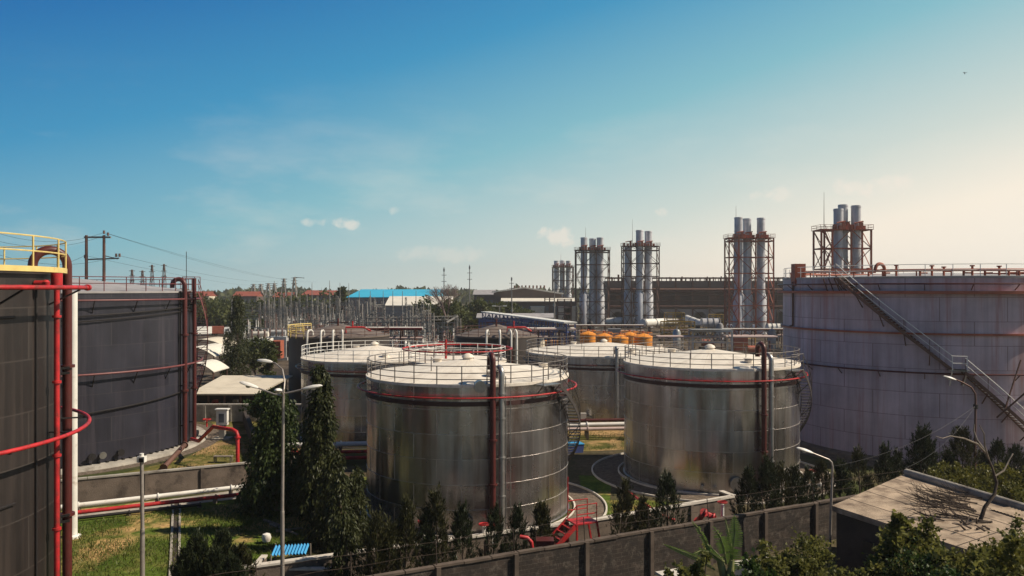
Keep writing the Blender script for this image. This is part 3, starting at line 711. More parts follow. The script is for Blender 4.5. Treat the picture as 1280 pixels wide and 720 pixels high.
stack_group('stack group above the orange tanks, its tall left rod highest', 777, 824, 308, 288, 285, [(799, 0), (811, .2), (785, 6)], frame_brown, (790.5, 274), r=1.3)
stack_group('stack group just left of the big mauve tank, in brown steelwork', 906, 967, 298, 272, 230, [(922, 0), (935, .2), (951, .1)], frame_orange, (920, 257), r=1.15)  # redder frame colour stands in for sun on the brown steel
stack_group('stack group in red oxide steelwork rising behind the big mauve tank', 1017, 1089, 288, 257, 180, [(1046, .8), (1055.8, -.3), (1069.5, 0)], frame_orange, (1030, 240), r=1.05)

# ------------------------------------------------------------------ power plant hall behind
t = thing('power_hall', 'long dark brown power hall behind the stacks with pale lower wall', 'industrial hall', (40, 325, 0))
X0, X1, Yh = 38, 152, 318
b = MB(); b.box(((X0+X1)/2, Yh+14, 11.2), (X1-X0, 28, 10.6)); b.build('upper_cladding', hall_brown, t, smooth=False)
b = MB(); b.box(((X0+X1)/2, Yh-.3, 15.5), (X1-X0, .7, 2.6)); b.box(((X0+X1)/2, Yh+14, 16.9), (X1-X0+1, 29, .5)); b.build('grey_fascia', hall_roof, t, smooth=False)
b = MB(); npier = 14
for i in range(npier+1):
    x = X0+(X1-X0)*i/npier
    b.box((x, Yh+3, 2.95), (3.0, 6, 5.9))
b.box(((X0+X1)/2, Yh+3, 5.4), (X1-X0, 5.9, .9)); b.box(((X0+X1)/2, Yh+8, 2.7), (X1-X0, .4, 5.3))
b.build('lower_wall', hall_pale, t, smooth=False)
b = MB()
for i in range(npier):
    xc = X0+(X1-X0)*(i+.5)/npier; rr = (X1-X0)/npier/2-1.5
    for k in range(10):
        a, a2 = PI*k/10, PI*(k+1)/10
        b.face([(xc+rr*math.cos(a), Yh+.02, 2.4+rr*math.sin(a)), (xc+rr*math.cos(a), Yh+.02, 5.0), (xc+rr*math.cos(a2), Yh+.02, 5.0), (xc+rr*math.cos(a2), Yh+.02, 2.4+rr*math.sin(a2))])
b.build('arch', hall_pale, t, smooth=False)
for i in range(18):
    x = X0+(X1-X0)*i/17; b = MB(); b.beam((x, Yh-1.2, 0), (x, Yh-1.2, 18.3), .55); b.beam((x, Yh-1.2, 6.2), (x+3.6, Yh-1.2, 3.0), .2); b.build('column', frame_brown, t, smooth=False)
b = MB(); zr = 18.3
b.beam((X0, Yh-1.2, zr), (X1, Yh-1.2, zr), .55); b.beam((X0, Yh+9, zr), (X1, Yh+9, zr), .5)
for i in range(60): x = X0+(X1-X0)*i/59; b.beam((x, Yh-1.2, 16.9), (x, Yh-1.2, zr), .25); b.beam((x, Yh+9, 16.9), (x, Yh+9, zr), .25)
b.build('roof_rack', frame_brown, t, smooth=False)
b = MB()
for z, r in ((13.7, .5), (12.9, .3), (7.1, .4), (9.2, .2), (11.5, .2)): b.cyl((X0, Yh-1.9, z), (X1, Yh-1.9, z), r, 8)
for i in range(26): x = X0+random.uniform(0, X1-X0); b.box((x, Yh-.4, random.uniform(7.5, 12.5)), (random.uniform(.6, 3), .6, random.uniform(.5, 2.2)))
b.build('wall_piping', frame_brown, t, smooth=False)
b = MB()
for i in range(20): x = X0+random.uniform(2, X1-X0); b.cyl((x, Yh+3, 17), (x, Yh+3, random.uniform(18.6, 19.8)), .25, 8)
b.build('roof_vent', frame_brown, t)
# white ducts, scaffolds, in front
def duct(label, p0, p1, r, m=white_pipe):
    t = thing('duct', label, 'duct', ((p0[0]+p1[0])/2, (p0[1]+p1[1])/2, 0), 'pale ducts in front of the power hall')
    p0, p1 = Vector(p0), Vector(p1); b = MB(); d = (p1-p0).normalized()
    b.tube([p0, p0+d*.25, p1-d*.25, p1], [r*.7, r, r, r*.7], 18); o = b.build('barrel', m, t)
    for f in (.0, .33, .66, 1): b = MB(); q = p0.lerp(p1, f*.94+.03); b.cyl(q, q+d*.18, r*1.12, 18); b.build('flange', steel_pipe, o)
    for f in (.2, .8): q = p0.lerp(p1, f); b = MB(); b.box((q.x, q.y, (q.z-r)/2), (.5, r*1.6, q.z-r)); b.build('saddle', frame_brown, t, smooth=False)
duct('white duct between the two left stack groups', at(758, 402, 290), at(790, 400, 285), 1.25)
duct('white duct with blue side, low at the foot of the third stack group', at(803, 404, 250), at(845, 402, 262), 1.3)
duct('white duct below the arches, sloping down to a pale box', at(858, 398, 260), at(880, 406, 245), 1.15)
duct('pale grey barrel beside the fourth stack group', at(876, 405, 240), at(899, 405, 240), 1.7, stack_grey)
duct('small pale duct under the mauve tank edge', at(958, 410, 215), at(976, 410, 215), 1.2)
def scaffold(label, px0, px1, py0, Y, m=yellow_dull, H=None, lv=3, hor=True):
    s = Y/F; x0, x1 = (px0-640)*s, (px1-640)*s; zt = CAMZ-(py0-HZ)*s
    t = thing('scaffold', label, 'steel platform', ((x0+x1)/2, Y, 0), 'steel platforms in front of the power hall'); b = MB()
    for x in (x0, (x0+x1)/2, x1):
        for y in (Y-2, Y+2): b.beam((x, y, 0), (x, y, zt), .22)
    for k in range(lv):
        z = zt*(1-k*.24)
        for y in (Y-2, Y+2): b.beam((x0, y, z), (x1, y, z), .2); b.beam((x0, y, z-.6), (x1, y, z-.6), .14)
        for x in (x0, x1): b.beam((x, Y-2, z), (x, Y+2, z), .2)
    b.beam((x0, Y-2, 0), ((x0+x1)/2, Y-2, zt*.5), .18); b.beam((x1, Y-2, 0), ((x0+x1)/2, Y-2, zt*.5), .18)
    b.build('frame', m, t, smooth=False)
    b = MB()
    for k in range(1, lv): b.box(((x0+x1)/2, Y, zt*(1-k*.24)-.5), (x1-x0, 3.8, .12))
    b.build('deck', frame_brown, t, smooth=False)
scaffold('yellow steel platform before the arches, left of two', 832, 854, 391, 240)
scaffold('yellow steel platform before the arches, right of two', 888, 902, 393, 245)
scaffold('yellow and brown stair platform right of the orange tanks', 828, 866, 402, 190)
scaffold('dark pipe platform left of the orange tanks', 668, 706, 402, 175, frame_brown)
scaffold('brown rack frame beside the far hall, left', 681, 693, 372, 300, frame_brown, lv=4)
scaffold('brown rack frame before the farthest stacks', 697, 714, 374, 290, frame_brown, lv=4)
for px, lb in ((672, 'left'), (713, 'right'), (706, 'middle')):
    p = at(px, 383, 300); t = thing('container', 'cream equipment box standing before the far hall, '+lb+' of three', 'equipment box', (p.x, p.y, 0), 'cream equipment boxes'); b = MB(); b.box((p.x, p.y, 3.6), (5, 4, 7.2)); b.build('cabinet', cream, t, smooth=False)
    b = MB(); b.box((p.x, p.y, 7.3), (5.3, 4.3, .25)); b.box((p.x-.8, p.y-2.05, 1.4), (1.2, .12, 2.6)); b.build('lid', white_wall, t, smooth=False)
# orange tanks
for i, (px, py, Y, R) in enumerate(((735, 417, 160, 1.6), (755, 419.5, 152, 1.6), (775, 421.5, 145, 1.5), (787, 418, 158, 1.7), (804, 420, 146, 1.65))):
    p = at(px, py, Y); t = thing('orange_tank', 'squat orange tank with domed top, %s from the left of five' % ORD[i], 'tank', (p.x, p.y, 0), 'squat orange tanks')
    b = MB(); b.lathe([(R, 0), (R, p.z-.25), (R*1.04, p.z-.25), (R*1.04, p.z-.1), (R*.6, p.z+.3), (.001, p.z+.55)], (p.x, p.y, 0), 40); b.build('shell', orange, t)
    rail_parts(t, (p.x, p.y), p.z-.1, R*.98, .75, 8, orange, rails=(1,), r=.03, pr=.03)
    b = MB(); b.cyl((p.x, p.y, p.z+.2), (p.x, p.y, p.z+.9), .2, 10); b.cyl((p.x+.9, p.y, p.z), (p.x+.9, p.y, p.z+.8), .12, 8); b.build('nozzle', frame_orange, t)
# pipe racks and skids filling the plant yard
def pipe_rack(label, px0, px1, py, Y, m, n=5, dy=0):
    s = Y/F; x0, x1 = (px0-640)*s, (px1-640)*s; z = CAMZ-(py-HZ)*s
    t = thing('pipe_rack', label, 'pipe rack', ((x0+x1)/2, Y, 0), 'pipe racks in the plant yard')
    for i in range(n):
        x = x0+(x1-x0)*i/(n-1); b = MB()
        for yy in (Y-1.2+dy*i/(n-1), Y+1.2+dy*i/(n-1)): b.beam((x, yy, 0), (x, yy, z), .2)
        for k in (0, -1.3): b.beam((x, Y-1.2+dy*i/(n-1), z+k), (x, Y+1.2+dy*i/(n-1), z+k), .2)
        b.build('bent', frame_brown, t, smooth=False)
    for j, (k, zz, r) in enumerate(((-.9, .25, .2), (-.3, .2, .14), (.3, .28, .24), (.9, .2, .12), (-.5, -1.1, .16), (.5, -1.1, .2))):
        b = MB(); b.tube([(x0-1, Y+k, z+zz), (x1+1, Y+k+dy, z+zz)], r, 8); b.build('pipe', (m, steel_pipe, white_pipe, dark_red, pink_pipe, m)[j], t)
pipe_rack('long pipe rack between the orange tanks and the left stacks', 712, 800, 408, 215, frame_brown, 7)
pipe_rack('pipe rack at the foot of the fourth stack group', 908, 975, 413, 190, frame_brown, 5)
pipe_rack('pipe rack right of the low brown tank, below the blue gallery', 660, 712, 413, 140, pink_pipe, 5)
pipe_rack('pipe rack behind the white-railed silver tank', 430, 520, 413, 118, dark_red, 6)
random.seed(21)
def skid(px, Y, kind, label):
    p = Vector(((px-640)/F*Y, Y, 0)); t = thing('pump_skid', label, 'pump skid', p, 'machinery standing in the plant yard'); b = MB(); b.box(p+Vector((0, 0, .3)), (3.4, 2.2, .6)); b.build('base', old_concrete, t, smooth=False)
    b = MB()
    if kind == 0: b.cyl(p+Vector((-1.3, 0, 1.5)), p+Vector((.6, 0, 1.5)), .8, 14); b.box(p+Vector((1.1, 0, 1.2)), (.8, 1.2, 1.4))
    elif kind == 1: b.lathe([(.9, .6), (.9, 4.2), (.6, 4.8), (.15, 5.0), (.15, 5.6), (.001, 5.6)], p, 16)
    else: b.box(p+Vector((0, 0, 2.1)), (3.0, 1.8, 3.0)); b.box(p+Vector((0, 0, 3.7)), (3.3, 2.1, .2))
    b.build('body', (white_pipe, grey_wall, orange, steel_pipe, frame_orange, cream, black_steel)[random.randrange(7)], t, ang=30)
    b = MB(); b.tube([p+Vector((1.4, 0, .5)), p+Vector((1.4, 0, 3.2)), p+Vector((3.4, .3, 3.2)), p+Vector((3.4, .3, .1))], .16, 8); b.build('pipe', (dark_red, steel_pipe, yellow_dull)[kind], t)
    b = MB()
    for x in (-1.6, 1.6): b.beam(p+Vector((x, -1, .6)), p+Vector((x, -1, 1.7)), .08)
    b.beam(p+Vector((-1.6, -1, 1.7)), p+Vector((1.6, -1, 1.7)), .08); b.build('guard_rail', yellow_dull, t, smooth=False)
CNT = {}
KN = ('horizontal pump set', 'upright vessel', 'boxed machine')
for i, (px, Y, where) in enumerate(((486, 135, 'left of the four-hooked brown tank'), (505, 140, 'left of the four-hooked brown tank'), (528, 136, 'left of the four-hooked brown tank'), (548, 142, 'left of the four-hooked brown tank'), (675, 150, 'below the end of the blue gallery'), (690, 158, 'below the end of the blue gallery'), (716, 215, 'between the left stacks'), (738, 225, 'between the left stacks'), (768, 205, 'between the left stacks'), (832, 215, 'below the pale arches'), (846, 180, 'below the pale arches'), (868, 225, 'below the pale arches'), (884, 185, 'below the pale arches'), (900, 212, 'below the pale arches'), (925, 175, 'below the fourth stack group'), (942, 165, 'below the fourth stack group'), (965, 180, 'below the fourth stack group'))):
    k = i % 3; CNT[where] = CNT.get(where, -1)+1
    skid(px, Y, k, '%s %s, %s machine from the left there' % (KN[k], where, ORD[CNT[where]]))
# truss pipe bridge
p0, p1 = at(866, 414, 140), at(915, 414, 138); t = thing('pipe_bridge', 'pale steel truss pipe bridge with flat top, right of the orange tanks', 'pipe bridge', (p0.x, p0.y, 0)); b = MB()
for dy in (0, 3):
    A, B_ = p0+Vector((0, dy, 0)), p1+Vector((0, dy, 0)); z1 = A.z; z0 = z1-1.9
    b.beam(A, B_, .2, .3); b.beam((A.x, A.y, z0), (B_.x, B_.y, z0), .2)
    for i in range(8):
        xa = A.lerp(B_, i/8); xb = A.lerp(B_, (i+1)/8); b.beam((xa.x, xa.y, z1 if i % 2 else z0), (xb.x, xb.y, z0 if i % 2 else z1), .12)
    for q in (A, B_): b.beam((q.x, q.y, 0), q, .28)
b.build('truss', grey_plastic, t, smooth=False)
b = MB(); b.box(((p0+p1)/2+Vector((0, 1.5, .22))), (p1.x-p0.x+.8, 4, .12)); b.build('deck', sub_steel, t, smooth=False)
b = MB()
for k in range(4): b.cyl(p0+Vector((-6, .4+k*.7, -1.0)), p1+Vector((8, .4+k*.7, -1.0)), .16, 8)
b.build('pipes', pink_pipe, t)
# blue pipe gallery running from the blue shed to the orange tanks
p0, p1 = at(603, 391, 200), at(708, 405, 138); t = thing('pipe_gallery', 'long gallery of blue steel with white top rail, running to the orange tanks', 'pipe gallery', (p0.x, p0.y, 0)); b = MB(); d = p1-p0
for k in range(19):
    q = p0+d*(k/18); b.beam((q.x, q.y, 0), q, .22); b.beam((q.x+1.6, q.y+1.4, 0), q+Vector((1.6, 1.4, 0)), .22); b.beam(q-Vector((0, 0, 1.4)), q+Vector((1.6, 1.4, -1.4)), .2)
    if k < 18: n_ = p0+d*((k+1)/18); b.beam(q-Vector((0, 0, 1.5 if k % 2 else .1)), n_-Vector((0, 0, .1 if k % 2 else 1.5)), .14)
b.beam(p0-Vector((0, 0, 1.5)), p1-Vector((0, 0, 1.5)), .25); b.build('frame', blue_steel, t, smooth=False)
b = MB(); b.beam(p0+Vector((.8, .7, .2)), p1+Vector((.8, .7, .2)), 2.4, .25); b.build('cover', white_pipe, t, smooth=False)
b = MB()
for k in range(3): b.cyl(p0+Vector((.3+k*.5, .3, -1.2)), p1+Vector((.3+k*.5, .3, -1.2)), .18, 8)
b.build('pipes', steel_pipe, t)

# ------------------------------------------------------------------ far buildings
def shed(name, label, cat, x0, x1, Y, depth, zw, rise, wall_m, roof_m, win=None, group=None, over=.6):
    t = thing(name, label, cat, ((x0+x1)/2, Y, 0), group)
    b = MB(); b.box(((x0+x1)/2, Y+depth/2, zw/2), (x1-x0, depth, zw)); w = b.build('wall', wall_m, t, smooth=False)
    b = MB(); ym = Y+depth/2
    for ya, yb in ((Y-over, ym), (Y+depth+over, ym)):
        for dz in (.05, .3): b.face([(x0-over, ya, zw+dz), (x1+over, ya, zw+dz), (x1+over, yb, zw+rise+dz), (x0-over, yb, zw+rise+dz)])
    b.face([(x0-over, Y-over, zw+.05), (x1+over, Y-over, zw+.05), (x1+over, Y-over, zw+.3), (x0-over, Y-over, zw+.3)])
    for x in (x0-.01, x1+.01): b.face([(x, Y, zw), (x, ym, zw+rise), (x, Y+depth, zw)])
    b.build('roof', roof_m, t, smooth=False)
    if win:
        nw, z0, z1, wm = win
        for i in range(nw):
            xa = x0+(x1-x0)*(i+.12)/nw; xb = x0+(x1-x0)*(i+.88)/nw
            b = MB(); b.box(((xa+xb)/2, Y-.05, (z0+z1)/2), (xb-xa, .16, z1-z0)); f = b.build('window', frame_brown, t, smooth=False)
            b = MB(); b.box(((xa+xb)/2, Y-.10, (z0+z1)/2), (xb-xa-.5, .14, z1-z0-.5)); b.build('pane', wm, f, smooth=False)
    return t
shed('warehouse', 'long warehouse with sky blue roof and tall grey windows', 'warehouse', -61.5, -29.5, 300, 60, 10.6, 2.9, grey_wall, blue_roof_m, (11, 5.2, 9.6, hall_pale))
shed('white_shed', 'low shed with white sloping roof before the blue-roofed warehouse', 'shed', -41, -20.5, 262, 20, 8.3, 2.9, grey_wall, white_wall, (5, 2, 5, dark_glass))
Y = 340; s = Y/F; t = thing('brown_hall', 'wide brown hall with pale low gable edge, between bare tree and stacks', 'hall', ((658-640)*s, Y, 0))
xa, xm, xb = (617-640)*s, (655-640)*s, (702-640)*s; za, zm, zb = (CAMZ-(k-HZ)*s for k in (366, 360.5, 368))
b = MB(); fr = [(xa, 0), (xb, 0), (xb, zb), (xm, zm), (xa, za)]
b.face([(x, Y, z) for x, z in fr]); b.face([(x, Y+30, z) for x, z in reversed(fr)]); b.face([(xa, Y, 0), (xa, Y, za), (xa, Y+30, za), (xa, Y+30, 0)]); b.face([(xb, Y, 0), (xb, Y+30, 0), (xb, Y+30, zb), (xb, Y, zb)]); b.build('wall', house_brown, t, smooth=False)
b = MB()
for (x0, z0), (x1, z1) in (((xa-.8, za), (xm, zm)), ((xm, zm), (xb+.8, zb))):
    b.face([(x0, Y-.8, z0+.05), (x1, Y-.8, z1+.05), (x1, Y+31, z1+.05), (x0, Y+31, z0+.05)]); b.face([(x0, Y-.8, z0+.6), (x1, Y-.8, z1+.6), (x1, Y+31, z1+.6), (x0, Y+31, z0+.6)]); b.face([(x0, Y-.8, z0+.05), (x1, Y-.8, z1+.05), (x1, Y-.8, z1+.6), (x0, Y-.8, z0+.6)])
b.build('roof', white_wall, t, smooth=False)
for i in range(7): b = MB(); x = xa+2+(xb-xa-4)*i/6; b.box((x, Y-.06, 7.2), (2.6, .16, 2.4)); b.build('window', dark_glass, t, smooth=False)
for i in range(9): b = MB(); x = xm-4+i*1.6; b.cyl((x, Y+4, zm), (x, Y+4, zm+1.3), .35, 8); b.build('roof_vent', frame_brown, t)
shed('brown_shed', 'small brown shed with white roof edge, left of the brown hall', 'shed', -18, -8.5, 380, 20, 11, 2.2, house_brown, roof_grey, (4, 5, 9, dark_glass))
shed('low_shed', 'low shed with flat pale roof behind the dark bushes', 'shed', -4, 26, 330, 16, 8.6, 1.2, house_brown, white_wall, (6, 3, 7, dark_glass))
shed('blue_shed', 'low cobalt blue shed at the start of the pipe gallery', 'shed', -9, 11, 215, 10, 6.0, 1.0, blue_steel, roof_grey, (6, 1.5, 5, dark_glass))
shed('red_roof_house', 'wide house under a dark red tiled roof beyond the substation', 'house', -126, -107, 480, 30, 10.0, 2.8, house_brown, tile_red, (6, 4, 9, dark_glass))
shed('red_roof_house', 'small house with bright red roof at the left horizon', 'house', -181, -166, 520, 14, 9, 3.0, house_brown, tile_red, (5, 4, 8, dark_glass))
shed('red_roof_house', 'small red-roofed house half hidden by the lattice towers', 'house', -149, -138, 500, 12, 8.5, 3.0, house_brown, tile_red, (3, 3, 7, dark_glass))
shed('red_roof_house', 'pale house with red roof behind the far tree canopy', 'house', -196, -182, 480, 14, 9.5, 2.6, cream, tile_red, (3, 3, 7, dark_glass))
# cream roofed shed, carport and canopies near left
t = thing('open_shed', 'open shed with cream sheet roof behind the grey yard wall', 'shed', (-35, 100, 0)); p = [gd(247, 493, 2.5), gd(330, 493, 2.5)]
xa, xb, Yf = p[0].x-1, p[1].x-.6, p[0].y
b = MB(); b.beam((xa, Yf, 2.5), (xb, Yf, 2.5), .1, .2)
for z in (0, .12): b.face([(xa, Yf-.2, 2.45+z), (xb, Yf-.2, 2.45+z), (xb+.2, Yf+13, 3.05+z), (xa-1, Yf+13, 3.05+z)])
b.build('roof', cream, t, smooth=False)
b = MB(); b.box(((xa+xb)/2, Yf+12.5, 1.48), (xb-xa-1, .3, 2.96)); b.box((xa+.3, Yf+6.5, 1.2), (.3, 12, 2.4)); b.build('wall', house_wall, t, smooth=False)
for i in range(5): x = xa+.3+(xb-xa-.6)*i/4; b = MB(); b.beam((x, Yf+.3, 0), (x, Yf+.3, 2.42), .16); b.build('post', frame_brown, t, smooth=False)
for i in range(4):
    b = MB(); x = xa+1.5+i*2.3; b.box((x, Yf+3, .55), (1.5, 1.2, 1.1)); b.box((x+.3, Yf+3, 1.3), (.5, .6, .4)); b.build('pump_set', (red, grey_wall, black_steel, dark_red)[i], t, smooth=False)
p = gd(240, 527); q = gd(352, 527); L_ = 22
t = thing('yard_wall', 'grey concrete yard wall in front of the cream-roofed shed', 'wall', (p.x, p.y, 0)); b = MB(); b.box((p.x+4, p.y+.15, .85), (L_, .22, 1.7)); b.build('panels', concrete, t, smooth=False)
b = MB(); b.box((p.x+4, p.y+.15, 1.78), (L_+.1, .34, .14)); b.build('coping', kerb_white, t, smooth=False)
for i in range(9): b = MB(); b.box((p.x-6.8+i*2.7, p.y, .84), (.28, .14, 1.68)); b.build('pier', concrete, t, smooth=False)
def canopy(label, px, py, Y, w, d, h, m, rise):
    c = at(px, py, Y); t = thing('canopy', label, 'canopy', (c.x, c.y, 0), 'pale canopies beside the slate tank'); b = MB(); nn = 8
    for k in (0, .08):
        for i in range(nn):
            f0, f1 = i/nn, (i+1)/nn
            z0, z1 = c.z+rise*math.sin(PI*f0)-rise, c.z+rise*math.sin(PI*f1)-rise
            b.face([(c.x-w/2+w*f0, c.y-d/2, z0+k), (c.x-w/2+w*f1, c.y-d/2, z1+k), (c.x-w/2+w*f1, c.y+d/2, z1+k), (c.x-w/2+w*f0, c.y+d/2, z0+k)])
    b.build('cover', m, t)
    for sx in (-.45, .45):
        for sy in (-.45, .45): b = MB(); b.cyl((c.x+sx*w, c.y+sy*d, 0), (c.x+sx*w, c.y+sy*d, c.z-rise*.85), .08, 8); b.build('post', frame_brown, t)
canopy('white curved carport roof at the slate tank edge', 256, 432, 125, 6.5, 9, 4, white_wall, 1.4)
canopy('pale cream canopy in front of the white trucks', 263, 423, 148, 8.5, 8, 4, cream, 1.3)
canopy('white domed canopy lowest beside the slate tank', 255, 452, 112, 5, 6, 3, white_wall, 1.2)
def truck(label, px, py, Y, rz, body_m, cab_m, L_=6):
    p = at(px, py, Y); p.z = 0
    t = thing('truck', label, 'truck', (p.x, p.y, 0), 'trucks parked by the trees', rz)
    W = Matrix.Translation((p.x, p.y, 0)) @ Matrix.Rotation(rz, 4, 'Z')
    def lb(fn, nm, m, par=t):
        b = MB(); fn(b); b.v = [tuple(W @ Vector(v)) for v in b.v]; return b.build(nm, m, par, ang=30)
    lb(lambda b: (b.box((-.9, 0, 1.75), (L_*.68, 2.1, 2.1)), b.box((-.9, 0, .6), (L_*.7, 1.6, .25))), 'cargo_body', body_m)
    cab = lb(lambda b: (b.box((L_*.36, 0, 1.25), (1.8, 2.0, 1.4)), b.box((L_*.34, 0, 2.2), (1.5, 1.9, .6), 0, .88)), 'cab', cab_m)
    for c_, d_ in (((L_*.36+.91, 0, 1.75), (.06, 1.7, .6)), ((L_*.36, 1.01, 1.7), (1.0, .05, .5)), ((L_*.36, -1.01, 1.7), (1.0, .05, .5))): lb(lambda b: b.box(c_, d_), 'window', dark_glass, cab)
    for x in (-L_*.3, L_*.34):
        for y in (-.95, .95):
            wv = lb(lambda b: b.cyl((x, y-.14, .45), (x, y+.14, .45), .45, 16), 'wheel', tyre_m); lb(lambda b: b.cyl((x, y-.15, .45), (x, y+.15, .45), .22, 12), 'rim', steel_pipe, wv)
truck('white truck parked under the far tree canopy beside the slate tank', 257, 415, 238, .9, car_white, car_white, 8)
truck('orange-red truck parked right of the white truck', 273, 414, 240, .3, frame_orange, car_white, 7)

# ------------------------------------------------------------------ substation
def lattice_leg(b, x, y, z0, z1, w, th, n=6, taper=1.0):
    for sx, sy in ((-1, -1), (1, -1), (1, 1), (-1, 1)): b.beam((x+sx*w/2, y+sy*w/2, z0), (x+sx*w/2*taper, y+sy*w/2*taper, z1), th)
    for i in range(n):
        za, zb = z0+(z1-z0)*i/n, z0+(z1-z0)*(i+1)/n; ka, kb = 1+(taper-1)*i/n, 1+(taper-1)*(i+1)/n
        s = 1 if i % 2 else -1
        for yy in (-1, 1): b.beam((x-s*w/2*ka, y+yy*w/2*ka, za), (x+s*w/2*kb, y+yy*w/2*kb, zb), th*.7)
        for xx in (-1, 1): b.beam((x+xx*w/2*ka, y-s*w/2*ka, za), (x+xx*w/2*kb, y+s*w/2*kb, zb), th*.7)
def gantry(H, span):
    t = thing('gantry', 'grey lattice gantry with insulator strings in the substation', 'gantry', (0, 0, 0), 'substation gantries')
    for x in (-span/2, span/2): b = MB(); lattice_leg(b, x, 0, 0, H+random.uniform(.8, 2.6), .8, .075, 9, .45); b.build('leg', sub_steel, t, smooth=False)
    b = MB()
    for dz in (0, .7):
        for dy in (-.35, .35): b.beam((-span/2, dy, H+dz-.7), (span/2, dy, H+dz-.7), .08)
    nn = int(span/1.0)
    for i in range(nn):
        xa, xb = -span/2+span*i/nn, -span/2+span*(i+1)/nn; s = i % 2
        for dy in (-.35, .35): b.beam((xa, dy, H-.7+.7*s), (xb, dy, H-.7*s), .05)
    b.build('crossbeam', sub_steel, t, smooth=False)
    for k in (-.33, 0, .33):
        b = MB(); pr = [(.02, 0)]
        for i in range(7): pr += [(.14, -.12-i*.2), (.04, -.2-i*.2)]
        b.lathe(pr, (span*k, -.36, H-.75), 8); b.build('insulator', porcelain, t)
    return t
def post_ins(H):
    t = thing('insulator_post', 'thin post insulator on a grey steel stand in the substation', 'insulator post', (0, 0, 0), 'substation insulator posts')
    b = MB(); lattice_leg(b, 0, 0, 0, H*.5, .4, .1, 3); b.build('stand', sub_steel, t, smooth=False)
    b = MB(); pr = [(.001, H*.5), (.14, H*.5)]
    for i in range(8): z = H*.5+H*.5*i/8; pr += [(.10, z+.05), (.22, z+H*.03), (.10, z+H*.05)]
    pr += [(.16, H), (.001, H)]
    b.lathe(pr, n=8); b.build('insulator', white_pipe, t)
    b = MB(); b.beam((-1.1, 0, H+.06), (1.1, 0, H+.06), .12); b.build('terminal', steel_pipe, t, smooth=False)
    return t
def breaker(H):
    t = thing('circuit_breaker', 'grey circuit breaker with three upright poles in the substation', 'circuit breaker', (0, 0, 0), 'substation circuit breakers')
    b = MB(); b.box((0, 0, 1.3), (3.6, .5, .4)); b.box((-1.4, 0, .55), (.3, .4, 1.1)); b.box((1.4, 0, .55), (.3, .4, 1.1)); b.box((0, -.3, .9), (.8, .6, 1.2)); b.build('base_frame', sub_steel, t, smooth=False)
    for x in (-1.4, 0, 1.4):
        b = MB(); pr = [(.001, 1.5), (.2, 1.5)]
        for i in range(9): z = 1.55+i*.32; pr += [(.13, z), (.24, z+.14), (.13, z+.28)]
        pr += [(.28, z+.4), (.28, z+.8), (.001, z+.85)]
        b.lathe(pr, (x, 0, 0), 8); b.build('pole', porcelain, t)
    return t
def light_mast(H):
    t = thing('slim_mast', 'slim grey lightning mast rising above the substation', 'mast', (0, 0, 0), 'substation lightning masts')
    b = MB(); b.tube([(0, 0, 0), (0, 0, H*.6), (0, 0, H)], [.22, .16, .05], 8); b.build('pole', sub_steel, t)
    b = MB(); b.cyl((-.5, 0, H*.62), (.5, 0, H*.62), .07, 6); b.cyl((0, 0, H*.62-.4), (0, 0, H*.62+.4), .24, 8); b.build('fitting', steel_pipe, t)
    return t
protos = {'g': [gantry(9.5, 11), gantry(7.5, 9)], 'p': [post_ins(5.2), post_ins(4.2)], 'b': [breaker(5)], 'm': [light_mast(16), light_mast(13.5)]}
used = set()
def put(k, i, x, y, rz):
    o = protos[k][i]
    if o.name not in used: used.add(o.name); o.location = (x, y, 0); o.rotation_euler = (0, 0, rz); return
    dup(o, (x, y, 0), rz=rz)
for row in range(9):
    Y = 165+row*15; lo = max(312-row*.5, 310); hi = (560 if row < 5 else 500-row*4)
    x0, x1 = (lo-640)/F*Y, (hi-640)/F*Y
    nx = int((x1-x0)/5.6)
    for i in range(nx):
        x = x0+(x1-x0)*(i+.5)/nx+random.uniform(-2, 2)
        if i % 2 == row % 2: put('g', random.randrange(2), x, Y+random.uniform(-2, 2), random.uniform(-.05, .05)+(PI/2 if (i//2) % 4 == 3 else 0))
        if random.random() < .6: put('b', 0, x+3, Y+5+random.uniform(-2, 2), random.choice((0, PI/2)))
        for k in range(3):
            if random.random() < .85: put('p', random.randrange(2), x+random.uniform(-4, 4), Y+random.uniform(-6, 6), random.uniform(-.2, .2))
for row, Y in enumerate((122, 132, 142, 152)):
    for i in range(13):
        x = (438+i*9.8+random.uniform(-3, 3)-640)/F*Y
        put('p', random.randrange(2), x, Y+random.uniform(-3, 3), random.uniform(-.3, .3))
        if (i+row) % 3 == 0: put('b', 0, x+.8, Y+3.5, random.choice((0, PI/2)))
    for px in ((455, 540) if row % 2 else (495,)): put('g', row % 2, (px-640)/F*Y, Y+1, random.uniform(-.05, .05))
for px, Y, i in ((331, 240, 1), (343, 200, 0), (412, 190, 0), (425, 260, 0), (449, 200, 1), (463, 190, 1), (479, 230, 1), (491, 190, 1), (503, 180, 1), (436, 270, 0), (390, 250, 0), (375, 270, 1), (520, 230, 1), (640, 210, 1), (693, 200, 0)):
    put('m', i, (px-640)/F*Y, Y, 0)
